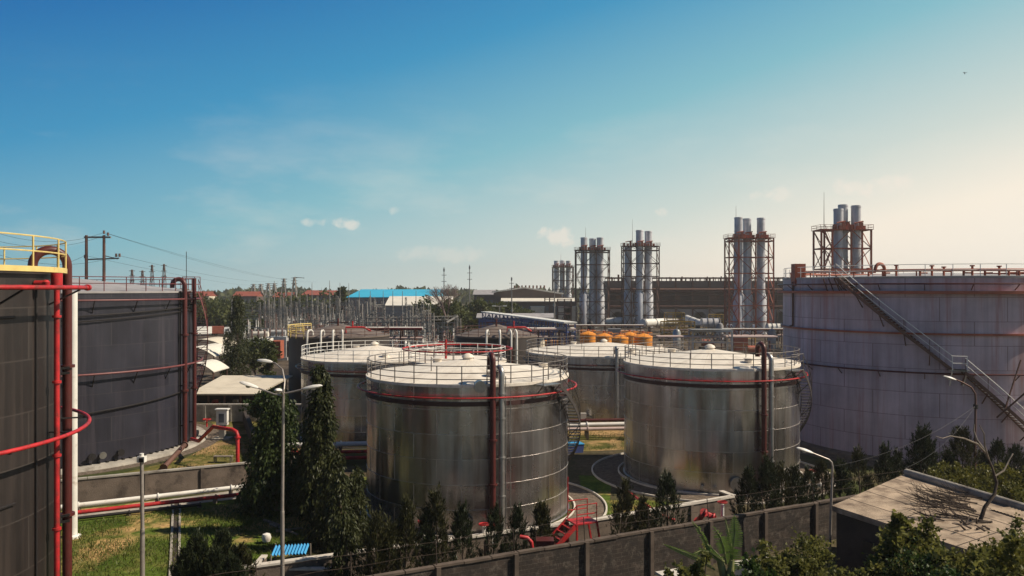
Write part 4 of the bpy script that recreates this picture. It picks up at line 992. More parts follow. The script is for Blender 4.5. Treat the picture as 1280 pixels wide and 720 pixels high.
for i, (px, Y) in enumerate(((325, 152), (347, 158))):
    p = at(px, 400, Y); lb = ('white transformer with red radiators at the front of the substation', 'pale transformer right of the white one, half behind foliage')[i]
    t = thing('transformer', lb, 'transformer', (p.x, p.y, 0)); b = MB(); b.box((p.x, p.y, 2.6), (4.2, 3, 4.0)); b.box((p.x, p.y, .3), (4.8, 3.4, .6)); b.cyl((p.x-1.6, p.y, 5.4), (p.x+1.6, p.y, 5.4), .5, 14); b.build('main_tank', white_wall if i == 0 else grey_plastic, t, smooth=False)
    b = MB()
    for k in range(9): b.box((p.x+2.6+k*.2, p.y, 2.5), (.06, 2.4, 3.4))
    b.build('radiator', frame_orange, t, smooth=False)
    for k in (-1.2, 0, 1.2):
        b = MB(); pr = [(.001, 4.6), (.16, 4.6)]
        for j in range(6): pr += [(.12, 4.7+j*.25), (.26, 4.8+j*.25), (.12, 4.9+j*.25)]
        pr += [(.001, 6.4)]; b.lathe(pr, (p.x+k, p.y-1, 0), 10); b.build('bushing', porcelain, t)
# gantry line with bent end in front of the dark bushes
p0, p1 = at(460, 397, 175), at(572, 395, 185); t = thing('busbar_gantry', 'long flat lattice busbar gantry in front of the dark bushes', 'gantry', (p0.x, p0.y, 0)); b = MB()
for dz in (0, -.8): b.beam(p0+Vector((0, 0, dz)), p1+Vector((0, 0, dz)), .16)
for i in range(24): b.beam(p0.lerp(p1, i/24)+Vector((0, 0, -.8*(i % 2))), p0.lerp(p1, (i+1)/24)+Vector((0, 0, -.8*((i+1) % 2))), .1)
b.beam(p1, at(558, 403, 178), .3); b.build('crossbeam', sub_steel, t, smooth=False)
for i in range(7): q = p0.lerp(p1, i/6); b = MB(); lattice_leg(b, q.x, q.y, 0, q.z, .5, .12, 6); b.build('leg', sub_steel, t, smooth=False)
# far lattice towers
for i, (px, py, Y, lb) in enumerate(((355, 348, 480, 'taller far lattice pylon, left of the pair'), (368, 346.5, 480, 'far lattice pylon with a side arm, right of the pair'), (317, 355, 620, 'tiny far lattice pylon leftmost on the horizon'), (326, 355, 640, 'tiny far lattice pylon, second on the horizon'), (335.5, 354, 620, 'tiny far lattice pylon standing left of the tall pair'), (343, 354, 600, 'tiny far lattice pylon next left of the tall pair'), (165, 337, 260, 'lattice pylon behind the slate tank roof, leftmost'), (190, 331, 250, 'lattice pylon behind the slate tank roof, middle'), (205, 330, 250, 'lattice pylon behind the slate tank roof, rightmost'), (178, 338, 260, 'short lattice pylon behind the slate tank roof'))):
    q = at(px, py, Y); t = thing('pylon', lb, 'pylon', (q.x, q.y, 0), 'far lattice pylons'); k = Y/480; b = MB(); lattice_leg(b, q.x, q.y, 0, q.z, 5*k, (.22 if px < 300 else .42)*k, 7, .12); b.build('body', frame_brown if px > 150 and px < 300 else sub_steel, t, smooth=False)
    b = MB()
    for f in (.98, .9, .82): b.beam((q.x-1.8*k, q.y, q.z*f), (q.x+1.8*k, q.y, q.z*f), .3*k)
    if i == 1: b.beam(q, q+Vector((6, 0, -.5)), .35)
    b.build('arm', sub_steel, t, smooth=False)
# slim far masts
for px, py, Y, lb in ((555, 334, 320, 'tall thin mast behind the bare pink tree'), (587, 331, 330, 'tall thin mast with cross arm right of the bare tree'), (639.5, 346, 330, 'short mast over the roof of the brown hall')):
    q = at(px, py, Y); t = thing('radio_mast', lb, 'mast', (q.x, q.y, 0)); b = MB(); b.tube([(q.x, q.y, 0), q], [.3, .14], 6); b.build('pole', sub_steel, t)
    b = MB()
    for f in (.75, .86): b.beam((q.x-1, q.y, q.z*f), (q.x+1, q.y, q.z*f), .2)
    b.box((q.x, q.y, q.z*.95), (.6, .6, 1.2)); b.build('aerial', sub_steel, t, smooth=False)
# twin-lamp mast near the gallery
q = at(624.5, 383, 190); t = thing('mast_light', 'short twin-headed light mast behind the pipe gallery', 'street lamp', (q.x, q.y, 0)); b = MB(); b.cyl((q.x, q.y, 0), q, .14, 8); b.tube([q+Vector((-1, 0, .1)), q, q+Vector((1, 0, .1))], .09, 6); b.build('pole', sub_steel, t)
for s in (-1, 1): b = MB(); b.box(q+Vector((s*1.3, 0, .12)), (.9, .4, .2)); b.build('lamp_head', lamp_head_m, t)
# H frame power pole behind the slate tank
Y = 118; s = Y/F; t = thing('power_pole', 'two-legged power pole with crossbar rising behind the slate tank', 'power pole', ((119-640)*s, Y, 0))
xa, xb = (108-640)*s, (130-640)*s; zt = CAMZ-(294-HZ)*s
for x in (xa, xb): b = MB(); b.tube([(x, Y, 0), (x, Y, zt)], [.3, .2], 8); b.build('pole', frame_brown, t)
b = MB(); b.beam((xa-.3, Y, zt-.3), (xb+1.0, Y, zt-.3), .25); b.beam((xb-2.8, Y, zt-3.6), (xb+2.2, Y, zt-3.4), .2); b.beam((xb, Y, zt-3), (xb+2, Y, zt-3.5), .12); b.beam((xa, Y, zt-9), (xb, Y, zt-6.5), .12); b.build('crossarm', sub_steel, t, smooth=False)
b = MB()
for dx, dz in ((.6, -.1), (-2.8, -3.4), (1.8, -3.2), (2.3, -3.2), (0, .2)): b.cyl((xb+dx, Y, zt+dz), (xb+dx, Y, zt+dz+.5), .16, 8)
b.build('insulator', porcelain, t)
def wire(label, pts, r, sag, m=black_steel, group=None, cat='wire', nm='power_line'):
    b = MB(); out = []
    for A, B_ in zip(pts[:-1], pts[1:]):
        A, B_ = Vector(A), Vector(B_)
        for i in range(17):
            f = i/16; out.append(A.lerp(B_, f)-Vector((0, 0, sag*4*f*(1-f))))
    b.tube(out, r, 5); return tag(b.build(nm, m), label, cat, group)
H_ = Vector((xb, Y, zt))
for i, (dx, dz, e) in enumerate(((0, .4, (395, 352, 480)), (.6, .2, (368, 348, 480)), (2.2, -3.0, (355, 350, 480)), (-2.8, -3.0, (343, 356, 600)))):
    wire('power line running from the two-legged pole towards the far pylons, %s from the top' % ORD[i], [at(-60, 268+i*14, 95), H_+Vector((dx, 0, dz)), at(*e)], .02, 2.2, group='power lines at the left')
#==PART3==
# ------------------------------------------------------------------ walls, bunds, pipes
def local_thing(name, label, cat, a, b_, group=None):
    a, b_ = Vector((*a, 0)), Vector((*b_, 0)); d = b_-a
    t = thing(name, label, cat, a, group, math.atan2(d.y, d.x)); return t, d.length
def lbuild(b, nm, m, t, par=None, smooth=False):
    W = wmat(t); b.v = [tuple(W @ Vector(v)) for v in b.v]; return b.build(nm, m, par or t, smooth=smooth)
t, Lw = local_thing('block_wall', 'long dark grey block wall with piers across the foreground', 'wall', (-14, 28.6), (24, 47.8))
b = MB(); b.box((Lw/2, 0, 1.07), (Lw, .18, 2.14)); lbuild(b, 'blockwork', block_wall, t)
b = MB()
for i in range(32):
    x = Lw*(i+.5)/32; b.box((x, 0, 2.19+random.uniform(-.012, .012)), (Lw/32-random.uniform(.005, .06), random.uniform(.24, .30), .10))
lbuild(b, 'coping', pier_m, t)
for i in range(12):
    x = 1+i*3.7; b = MB(); b.box((x, -.17, 1.1), (.2, .16, 2.2)); lbuild(b, 'pier', pier_m, t)
b = MB()
for i in range(12): x = 1+i*3.7; b.cyl((x, 0, 2.2), (x, .12, 3.3), .022, 5)
for z in (2.75, 3.25): b.tube([(Lw*i/60, .05+.06*(z-2.75), z-.05*math.sin(PI*((i/60*12) % 1))) for i in range(61)], .009, 4)
lbuild(b, 'wire_strand', twig_dark, t)
def bund(label, pts, H, m, cm, th=.25, cw=.36):
    t = thing('bund_wall', label, 'low wall', (*pts[0], 0)); b = MB(); c = MB()
    for A, B_ in zip(pts[:-1], pts[1:]):
        A, B_ = Vector((*A, H/2)), Vector((*B_, H/2)); b.beam(A, B_, th, H); u = (B_-A).normalized()*.02; c.beam(A+u+Vector((0, 0, H/2+.052)), B_-u+Vector((0, 0, H/2+.052)), cw, .10)
        n_ = int((B_-A).length/3); dd = (B_-A).normalized(); pv = Vector((dd.y, -dd.x, 0))
        for i in range(1, n_): p = A.lerp(B_, i/n_)+pv*(th/2+.05); pr = MB(); pr.box((p.x, p.y, H/2-.01), (.22, .12, H-.03), math.atan2(dd.y, dd.x)); pr.build('pier', m, t, smooth=False)
    b.build('wall', m, t, smooth=False); c.build('coping', cm, t, smooth=False)
bund('low bund wall with pale coping in front of the two nearest silver tanks', [(-12.5, 36.7), (4.43, 44.3), (13.7, 49.4), (13.2, 50.6)], 1.15, old_concrete, kerb_white)
bund('stained concrete bund wall below the slate tank', [(-32, 49.6), (-27.5, 51.8), (-18.2, 56.6), (-15.6, 58.2)], 1.7, old_concrete, concrete)
def pipe_run(label, pts, r, m, zs=.0, n=10, group=None, sup=True, nm='pipeline'):
    t = thing(nm, label, 'pipe', tuple(pts[0][:2])+(0,), group); b = MB(); b.tube(pts, r, n); b.build('barrel', m, t); s = MB(); fl = []
    for A, B_ in zip(pts[:-1], pts[1:]):
        A, B_ = Vector(A), Vector(B_); k = max(1, int((B_-A).length/4))
        for i in range(k+1):
            q = A.lerp(B_, i/k)
            if abs((B_-A).normalized().z) < .5: s.box((q.x, q.y, (q.z-r)/2), (.22, .22, max(.05, q.z-r)))
            fl.append((q, q+(B_-A).normalized()*.08))
    if sup: s.build('support', old_concrete, t, smooth=False)
    for q, e in fl: b = MB(); b.cyl(q, e, r*1.5, n); b.build('flange', m, t)
pipe_run('fat white pipe along the foot of the stained bund wall', [(-31.0, 47.6, .55), (-15.0, 56.2, .55)], .14, white_pipe)
sheet('kerb_strip', [(-32, 47.2), (-31.6, 46.6), (-15.0, 55.0), (-15.6, 57.9)], .008, concrete)
pipe_run('bright red pipe beside the white one below the bund wall', [(-31.0, 46.3, .4), (-15.5, 54.2, .4)], .13, red)
pipe_run('black pipe nearest the lawn below the bund wall', [(-31.0, 45.7, .2), (-20, 51.2, .2)], .10, black_steel)
b = MB(); b.beam((-25.0, 53.4, .10), (-20.8, 58.4, .10), .1, .2); b.beam((-24.3, 53.0, .10), (-20.1, 58.0, .10), .1, .2); struct('drain_channel', b, kerb_white, smooth=False)
b = MB(); p0, p1 = gd(221, 625), gd(218, 725); 
for dx in (-.22, .22): b.beam(p0+Vector((dx, 0, .05)), p1+Vector((dx, 0, .05)), .12, .1)
struct('drain_kerb', b, concrete, smooth=False)
b = MB(); b.face([p0+Vector((-.16, 0, .012)), p1+Vector((-.16, 0, .012)), p1+Vector((.16, 0, .012)), p0+Vector((.16, 0, .012))]); struct('drain_floor', b, house_wall, smooth=False)
pipe_run('brown pipe sloping down from the foot of the slate tank', [gd(231, 556, 1.2), gd(205, 584, .3)], .2, frame_brown, sup=False)
q = gd(297, 586)
b = MB(); b.tube([(q.x, q.y, 0), (q.x, q.y, 2.6), (q.x-.12, q.y+.1, 2.85), (q.x-.5, q.y+.3, 3.0), (q.x-2.5, q.y+1.6, 3.0), (q.x-4.6, q.y+4.0, 1.4), (q.x-6, q.y+6, 1.2)], .15, 12)
for z in (.3, 2.4): b.cyl((q.x, q.y, z), (q.x, q.y, z+.1), .24, 12)
t = thing('hydrant_pipe', 'bright red bent standpipe on the grass beside the slate tank', 'pipe', (q.x, q.y, 0)); b.build('barrel', red, t)
b = MB(); b.circ((q.x-3.2, q.y+2.1, 3.5), .3, .05, 14, 6); b.cyl((q.x-3.2, q.y+2.1, 2.9), (q.x-3.2, q.y+2.1, 3.5), .06, 8); b.build('valve_wheel', red, t)
t = thing('meter_box', 'white box sign on a short concrete post behind the grass strip', 'meter box', gd(278, 549)); q = gd(278, 549); b = MB(); b.box((q.x, q.y, .65), (.5, .5, 1.3)); b.box((q.x, q.y, .08), (1.6, 1.2, .16)); b.build('post', concrete, t, smooth=False)
b = MB(); b.box((q.x, q.y, 2.05), (1.0, .5, 1.4)); b.box((q.x, q.y, 2.8), (1.2, .7, .1)); bx = b.build('box', white_pipe, t, smooth=False)
b = MB(); b.box((q.x, q.y-.26, 2.0), (.5, .04, .8)); b.build('window', dark_glass, bx, smooth=False)
t = thing('bench', 'low wooden bench frame on the grass beside the slate tank', 'bench', gd(279, 578)); q = gd(279, 578); b = MB(); b.box((q.x, q.y, .5), (1.5, .5, .07)); b.build('seat', dead_wood, t, smooth=False)
for sx in (-.65, .65):
    for sy in (-.2, .2): b = MB(); b.box((q.x+sx, q.y+sy, .23), (.08, .08, .46)); b.build('leg', dead_wood, t, smooth=False)
# hedge-topped dark garden wall running back on the right of the grass strip
b = MB(); A, B_ = gd(326, 582), gd(306, 527); b.beam(A+Vector((0, 0, .6)), B_+Vector((0, 0, .6)), .4, 1.2); tag(b.build('stone_wall', house_wall, smooth=False), 'dark low wall running back along the grass strip to the yard wall', 'wall')
# pipes between the tanks
for i, (y, z, r, m, lb) in enumerate(((74.0, 1.0, .17, pink_pipe, 'pale pink pipe nearest of three in the gap right of the nearest tank'), (74.9, 1.25, .2, white_pipe, 'white pipe, middle of three in the gap right of the nearest tank'), (75.9, 1.5, .14, dark_red, 'maroon pipe, farthest of three in the gap right of the nearest tank'))):
    pipe_run(lb, [(2, y-.4, z), (17, y+1.2, z)], r, m)
for i, (y, z, r, m, lb) in enumerate(((66.5, 1.1, .2, white_pipe, 'white pipe in the gap left of the nearest tank'), (65.3, .7, .14, red, 'upper red pipe in the gap left of the nearest tank'), (64.3, .4, .14, red, 'lower red pipe in the gap left of the nearest tank'))):
    pipe_run(lb, [(-19, y-.5, z), (-9.5, y+.4, z)], r, m)
q = gd(729, 537); t = thing('junction_box', 'white junction box on a twin post before the broad silver tank', 'junction box', q); b = MB(); b.beam(q+Vector((-.18, 0, 0)), q+Vector((-.18, 0, 1.1)), .07); b.beam(q+Vector((.18, 0, 0)), q+Vector((.18, 0, 1.1)), .07); b.build('post', black_steel, t, smooth=False); b = MB(); b.box(q+Vector((0, 0, 1.35)), (.62, .3, .6)); b.build('box', white_pipe, t, smooth=False)
q = gd(716, 565); t = thing('skip_bin', 'small dark blue bin on the grass right of the nearest tank', 'bin', q); b = MB(); b.box(q+Vector((0, 0, .35)), (1.5, 1.0, .7), .3, 1.1); b.build('body', blue_steel, t, smooth=False); b = MB(); b.box(q+Vector((0, 0, .74)), (1.7, 1.16, .07), .3); b.build('lid', blue_sheet, t, smooth=False)
# red pipes crossing the bund between the two near tanks
pipe_run('thin red pipe running from the dark gravel to the bund wall', [gd(783, 613, .5), gd(823, 642, .9), gd(842, 650, .6)], .07, red)
# red step-over stairs on the bund wall
p = Vector((3.75, 42.75, 0)); rz = math.radians(24.5); t = thing('step_over', 'bright red steel step-over stairs straddling the low bund wall', 'steps', p, rz=rz); W = wmat(t)
def lb(fn, nm, m, par=None, smooth=False):
    b = MB(); fn(b); b.v = [tuple(W @ Vector(v)) for v in b.v]; return b.build(nm, m, par or t, smooth=smooth)
lb(lambda b: b.box((0, 0, 1.6), (1.36, 1.1, .07)), 'platform', red)
def steps_(b):
    for i in range(6): b.box((-.82-i*.30, 0, 1.38-i*.25), (.30, 1.0, .06))
lb(steps_, 'tread', red)
for y in (-.5, .5):
    lb(lambda b: b.beam((-.65, y, 1.55), (-2.5, y, .0), .06, .26), 'stringer', red)
    for xx, xe in ((.62, .9), (-.6, -.6)): lb(lambda b: b.beam((xx, y, 1.55), (xe, y, 0), .09), 'leg', red)
lb(lambda b: [(b.cyl((x, y, 1.6), (x, y, 2.6), .03, 6)) for x in (-.6, .6) for y in (-.5, .5)]+[b.tube([(-.6, y, z), (.6, y, z)], .03, 6) for y in (-.5, .5) for z in (2.1, 2.6)]+[b.tube([(-2.3, -.5, 1.1), (-.6, -.5, 2.6)], .03, 6), b.cyl((-2.3, -.5, .15), (-2.3, -.5, 1.1), .03, 6), b.cyl((-.6, .5, 2.6), (-.6, .5, 3.9), .035, 6)], 'handrail', red, smooth=True)
# red pump cabinet and hooked pipe at the wall
q = at(668, 690, 38.2); q.z = 0; t = thing('pump_cabinet', 'dark red pump cabinet with a hooked orange-red pipe, left of the red steps', 'pump cabinet', q)
b = MB(); b.box(q+Vector((.5, 0, 1.03)), (.85, .7, 2.06)); b.build('cabinet', dark_red, t, smooth=False)
b = MB(); b.tube([q+Vector(v) for v in ((-.1, -.3, 0), (-.1, -.3, 1.7), (-.16, -.3, 2.0), (-.34, -.3, 2.2), (-.7, -.3, 2.26))], .10, 10); b.build('hooked_pipe', red, t)
# valves at the foot of the tanks
def valve(label, px, py, z, s=1.0, m=red):
    q = gd(px, py, z); t = thing('gate_valve', label, 'valve', (q.x, q.y, 0), 'valves along the bund wall'); b = MB(); b.cyl((q.x, q.y, 0), (q.x, q.y, z+.1), .10*s, 10); b.cyl((q.x-.5*s, q.y, z*.5), (q.x+.5*s, q.y, z*.5), .13*s, 10)
    for x in (-.5, .42): b.cyl((q.x+x*s, q.y, z*.5), (q.x+(x+.08)*s, q.y, z*.5), .24*s, 12)
    b.build('body', white_pipe, t); b = MB(); b.circ((q.x, q.y, z+.2), .26*s, .04*s, 16, 6); b.beam((q.x-.24*s, q.y, z+.2), (q.x+.24*s, q.y, z+.2), .04); b.cyl((q.x, q.y, z+.05), (q.x, q.y, z+.22), .04, 8); b.build('hand_wheel', m, t)
valve('red-wheeled white valve in front of the nearest tank, left of two', 529, 656, 1.9)
valve('red-wheeled white valve at the foot of the maroon riser of the nearest tank', 605, 660, 1.5)
valve('red-wheeled valve among the cypresses before the second silver tank', 903, 632, 1.7)
valve('pale valve with red wheel right of the second silver tank', 1017, 592, 1.6)
pipe_run('curved red pipe beyond the block wall, behind the banana plant', [gd(872, 652, .7), gd(880, 641, 1.6), gd(890, 646, 1.4), gd(897, 655, .4)], .16, red, sup=False)
# left of the wall: brick pit with blue sheet, white beam
q = gd(362, 688, 1.4); t = thing('pump_pit', 'small brick pit with a striped blue sheet roof beside the tall lamp post', 'pump pit', (q.x, q.y, 0))
b = MB(); b.box((q.x+.3, q.y-.9, .4), (3.6, .18, .8)); b.box((q.x-1.5, q.y+.1, .4), (.18, 1.8, .8)); b.box((q.x+2.1, q.y+.1, .4), (.18, 1.8, .8)); b.build('wall', old_concrete, t, smooth=False)
b = MB(); b.box((q.x+.3, q.y-.9, .84), (3.8, .3, .08)); b.box((q.x-1.5, q.y+.12, .84), (.3, 1.7, .08)); b.build('coping', kerb_white, t, smooth=False)
b = MB(); nn = 22; wv = [(q.x-.85+1.7*i/nn, .045*(1 if (i//1) % 2 else -1)) for i in range(nn+1)]
for i in range(nn):
    (xa, za), (xb_, zb_) = wv[i], wv[i+1]; b.face([(xa, q.y-.3, 1.25+za+.1*i/nn), (xb_, q.y-.3, 1.25+zb_+.1*i/nn), (xb_, q.y+.4, 1.5+zb_+.1*i/nn), (xa, q.y+.4, 1.5+za+.1*i/nn)])
b.build('sheet_roof', blue_sheet, t, smooth=False)
b = MB()
for x in (-.8, .9):
    for y in (-.35, .4): b.cyl((q.x+x, q.y+y, 0), (q.x+x, q.y+y, 1.3+(.3 if y > 0 else 0)), .04, 6)
b.build('post', dead_wood, t)
b = MB(); A, B_ = gd(437, 672, .9), gd(455, 697, .2); b.beam(A, B_, .3, .14); tag(b.build('white_board', white_pipe, smooth=False), 'white board leaning in the dark trees left of the nearest tank', 'board')
for i, (pa, pb) in enumerate((((338, 655), (372, 668)), ((345, 664), (378, 660)), ((330, 650), (352, 657)))):
    b = MB(); b.tube([gd(*pa, .12), gd(*pb, .15)], [.09, .06], 6); tag(b.build('fallen_branch', dead_wood), 'bare fallen branch on the brown grass by the lamp post, %s from the top' % ORD[(1, 2, 0)[i]], 'branch', 'fallen branches on the lawn')
b = MB(); q = gd(333, 672, .3); b.lathe([(.001, -.28), (.2, -.2), (.27, 0), (.2, .2), (.001, .27)], q, 14); tag(b.build('white_pot', white_pipe), 'small round white pot on the shadowed lawn left of the lamp post', 'pot')

# ------------------------------------------------------------------ flat roofed building at lower right
A, B_, C2, F2 = Vector((14.76, 36.9, 0)), Vector((21.3, 43.3, 0)), Vector((24.6, 31.0, 0)), Vector((18.6, 28.1, 0))
t = thing('flat_roof_building', 'low dark building with weathered flat concrete roof at lower right', 'building', (19, 35, 0)); zr = 4.0
def poly_prism(b, pts, z0, z1):
    n = len(pts); b.face([(p.x, p.y, z1) for p in pts]); b.face([(p.x, p.y, z0) for p in reversed(pts)])
    for i in range(n): p, q = pts[i], pts[(i+1) % n]; b.face([(p.x, p.y, z0), (q.x, q.y, z0), (q.x, q.y, z1), (p.x, p.y, z1)])
pts = [A, F2, C2, B_]
cen = sum(pts, Vector())/4
b = MB(); poly_prism(b, [cen+(p-cen)*.965 for p in pts], 0, zr-.25); b.build('wall', house_wall, t, smooth=False)
b = MB(); poly_prism(b, pts, zr-.25, zr); ro = b.build('roof', roof_slab, t, smooth=False)
b = MB()
for f in (.2, .42, .62, .82): b.beam(A.lerp(B_, f)+Vector((0, 0, zr+.006)), F2.lerp(C2, f)+Vector((0, 0, zr+.006)), .035, .008)
for f in (.33, .66): b.beam(A.lerp(F2, f)+Vector((0, 0, zr+.016)), B_.lerp(C2, f)+Vector((0, 0, zr+.016)), .03, .008)
b.build('slab_joint', house_wall, ro, smooth=False)
b = MB(); b.tube([B_+Vector((-.1, -.3, zr+.14)), B_.lerp(C2, .5)+Vector((-.1, -.15, zr+.14)), C2+Vector((-.2, 0, zr+.14))], .2, 10); b.build('roof_edge_coping', concrete, ro)
b = MB(); e = (F2-A).normalized(); nrm = Vector((e.y, -e.x, 0)); w0 = cen+(A-cen)*.965; w1 = cen+(F2-cen)*.965
for f in (.25, .6): c = w0.lerp(w1, f); b = MB(); b.box((c.x, c.y, 2.3), (1.5, .14, 1.2), math.atan2(e.y, e.x)); b.build('window', black_steel, t, smooth=False)
for i in range(7):                                      # ribbed sheets laid on the right part
    pass
b = MB(); k0 = Vector((21.6, 36.2, zr+.06)); u = (C2-B_).normalized(); v = Vector((-u.y, u.x, 0))
nn = 26
for i in range(nn):
    a0, a1 = k0+u*(i*.09), k0+u*((i+1)*.09); za, zb_ = (.025 if i % 2 else -.02), (-.02 if i % 2 else .025)
    b.face([a0+Vector((0, 0, za)), a1+Vector((0, 0, zb_)), a1+v*1.7+Vector((0, 0, zb_)), a0+v*1.7+Vector((0, 0, za))])
tag(b.build('ribbed_sheet', roof_slab, smooth=False), 'weathered ribbed sheet lying on the flat roof behind the dead tree', 'roof sheet')
# dead tree on the roof
def branch(b, p, d, L_, r, lev, kink=.35):
    pts = [p]; rs = [r]; q = p.copy(); dd = d.normalized(); n_ = 5
    for i in range(n_):
        dd = (dd+Vector((random.uniform(-1, 1), random.uniform(-1, 1), random.uniform(-.6, 1)))*kink*.5).normalized(); q = q+dd*L_/n_; pts.append(q.copy()); rs.append(r*(1-.7*(i+1)/n_))
    b.tube(pts, rs, 6)
    if lev > 0:
        for i in (2, 3, 4, 5):
            if random.random() < .85: branch(b, pts[i], (dd+Vector((random.uniform(-1, 1), random.uniform(-1, 1), random.uniform(-.3, .9)))).normalized(), L_*.55, rs[i]*.75, lev-1, kink)
q = gd(1224, 652, zr); t = thing('dead_tree', 'bare dead tree with pale forked branches growing on the flat roof', 'tree', q)
def pp(px, py, dy=0): return at(px, py, q.y+dy)
b = MB(); b.tube([q-Vector((0, 0, .1)), pp(1231, 634), pp(1243, 618, .3), pp(1246, 603, .4), pp(1240, 584, .5), pp(1232, 566, .5)], [.09, .08, .07, .058, .05, .042], 10); b.build('trunk', twig_dark, t)
def limb(pts, rs): b = MB(); b.tube(pts, [k*.72 for k in rs], 7); b.build('branch', dead_wood, t)
limb([pp(1232, 566, .5), pp(1222, 555, .4), pp(1205, 548, .2), pp(1188, 545, .0), pp(1178, 548, -.1), pp(1169, 545, -.2)], [.07, .06, .05, .04, .03, .015])
limb([pp(1230, 562, .5), pp(1221, 550, .6), pp(1217, 538, .7), pp(1218, 530, .7)], [.07, .06, .045, .025])
limb([pp(1236, 574, .5), pp(1231, 558, .2), pp(1230, 542, 0), pp(1224, 531, -.1)], [.06, .05, .035, .02])
limb([pp(1244, 595, .4), pp(1255, 588, .6), pp(1262, 574, .8), pp(1266, 567, .9)], [.06, .05, .04, .05])
b = MB(); random.seed(3)
for i in range(60): 
    p_ = gd(random.uniform(1165, 1232), random.uniform(616, 652), zr+.05); branch(b, p_, Vector((-1, random.uniform(.0, 1.0), random.uniform(-.02, .14))), random.uniform(.5, 1.7), .036, 1, .3)
b.v = [(x, y, max(z, zr+.02)) for x, y, z in b.v]
tag(b.build('brushwood', twig_dark), 'heap of dry brushwood lying on the flat roof beside the dead tree', 'brushwood', kind='stuff')
b = MB()
for i in range(14):
    p_ = gd(random.uniform(1196, 1240), random.uniform(650, 664), zr+.06); b.tube([p_, p_+Vector((random.uniform(-.8, .8), random.uniform(-.3, .5), random.uniform(.0, .3)))], [.05, .02], 5)
tag(b.build('twig_heap', twig_dark), 'dark heap of twigs round the foot of the dead tree', 'twigs', kind='stuff')

# ------------------------------------------------------------------ lamps
def cobra(p, d, up, m, t):
    d = Vector(d).normalized(); s = Vector((-d.y, d.x, 0)).normalized(); b = MB(); i = 0
    pr = [(0, .05, .05), (.12, .10, .09), (.45, .17, .12), (.78, .13, .09), (.9, .03, .03)]
    rings = []
    for x, w, h in pr:
        c = p+d*x; r_ = []
        for k in range(10): a = 2*PI*k/10; r_.append(c+s*w*math.cos(a)+Vector((0, 0, h*math.sin(a)*(1 if math.sin(a) > 0 else .55))))
        rings.append(r_)
    for r_ in rings: b.v += [tuple(v) for v in r_]
    for j in range(len(pr)-1):
        for k in range(10): b.f.append((j*10+k, j*10+(k+1) % 10, (j+1)*10+(k+1) % 10, (j+1)*10+k))
    b.f.append(tuple(range(9, -1, -1))); b.f.append(tuple(range((len(pr)-1)*10, len(pr)*10)))
    h = b.build('lamp_head', lamp_head_m, t)
    g_ = MB(); c = p+d*.48-Vector((0, 0, .05)); g_.lathe([(.001, -.09), (.08, -.07), (.13, 0)], c, 12); g_.build('glass', glass_m, h)
Y = 36; base = Vector(((353-640)/F*Y, Y, 0)); t = thing('street_lamp', 'tall lamp post with three curved arms and white heads, by the dark trees', 'street lamp', base)
zt = CAMZ-(492-HZ)*Y/F
b = MB(); b.tube([base, base+Vector((0, 0, 4)), base+Vector((0, 0, 4.01)), base+Vector((.05, 0, zt+.2))], [.10, .09, .075, .06], 12); b.cyl(base, base+Vector((0, 0, .5)), .15, 12); b.build('pole', lamp_metal, t)
top = base+Vector((.04, 0, zt))
for pts, d in (([top, top+Vector((.5, 0, .10)), top+Vector((.95, -.05, .22))], (1, -.1, .18)),
               ([top+Vector((0, 0, -.1)), top+Vector((-.45, .05, -.02)), top+Vector((-1.0, .1, .18)), top+Vector((-1.2, .1, .25))], (-1, .05, .3)),
               ([top+Vector((0, 0, -.2)), top+Vector((-.05, .4, .5)), top+Vector((-.3, .9, 1.0)), top+Vector((-.75, 1.3, 1.25)), top+Vector((-.95, 1.4, 1.28))], (-.9, .4, .06)),
               ([top+Vector((0, 0, -.1)), top+Vector((.06, -.4, .1)), top+Vector((.1, -.8, .22))], (.08, -1, .15))):
    b = MB(); b.tube(pts, .038, 8); ar = b.build('arm', lamp_metal, t); cobra(pts[-1]-Vector(d).normalized()*.05, d, 0, None, t)
Y = 36; base = Vector(((178-640)/F*Y, Y, 0)); zt = CAMZ-(580-HZ)*Y/F; t = thing('floodlight_post', 'plain grey post with a small floodlight on the near lawn', 'floodlight', base)
b = MB(); b.tube([base, base+Vector((0, 0, 3.2)), base+Vector((0, 0, 3.21)), base+Vector((-.03, 0, zt+.1))], [.11, .10, .085, .08], 12); b.build('pole', lamp_metal, t)
b = MB(); tp = base+Vector((-.03, 0, zt)); b.box(tp+Vector((0, 0, .22)), (.34, .26, .26)); b.cyl(tp+Vector((0, 0, .34)), tp+Vector((0, 0, .48)), .09, 10); h = b.build('floodlight', lamp_head_m, t, smooth=False); b = MB(); b.box(tp+Vector((.05, -.15, .2)), (.2, .05, .18)); b.build('lens', black_steel, h, smooth=False)
Y = 41.5; base = Vector(((1037-640)/F*Y, Y, 0)); zt = CAMZ-(583-HZ)*Y/F; t = thing('street_lamp', 'single-arm lamp at the corner of the flat-roofed building', 'street lamp', base); tp = base+Vector((.15, 0, zt)); LAMP2 = tp.copy()
b = MB(); b.tube([base, base+Vector((.05, 0, 2)), tp, tp+Vector((-.05, 0, .22)), tp+Vector((-.2, 0, .36)), tp+Vector((-1.1, 0, .72))], [.07, .07, .055, .05, .045, .035], 10); b.build('pole', lamp_metal, t); cobra(tp+Vector((-1.0, 0, .68)), (-1, 0, .32), 0, None, t)
Y = 55; base = Vector(((1218-640)/F*Y, Y, 0)); t = thing('street_lamp', 'curved lamp post in front of the mauve tank stairway', 'street lamp', base); tp = at(1219.5, 500, Y)
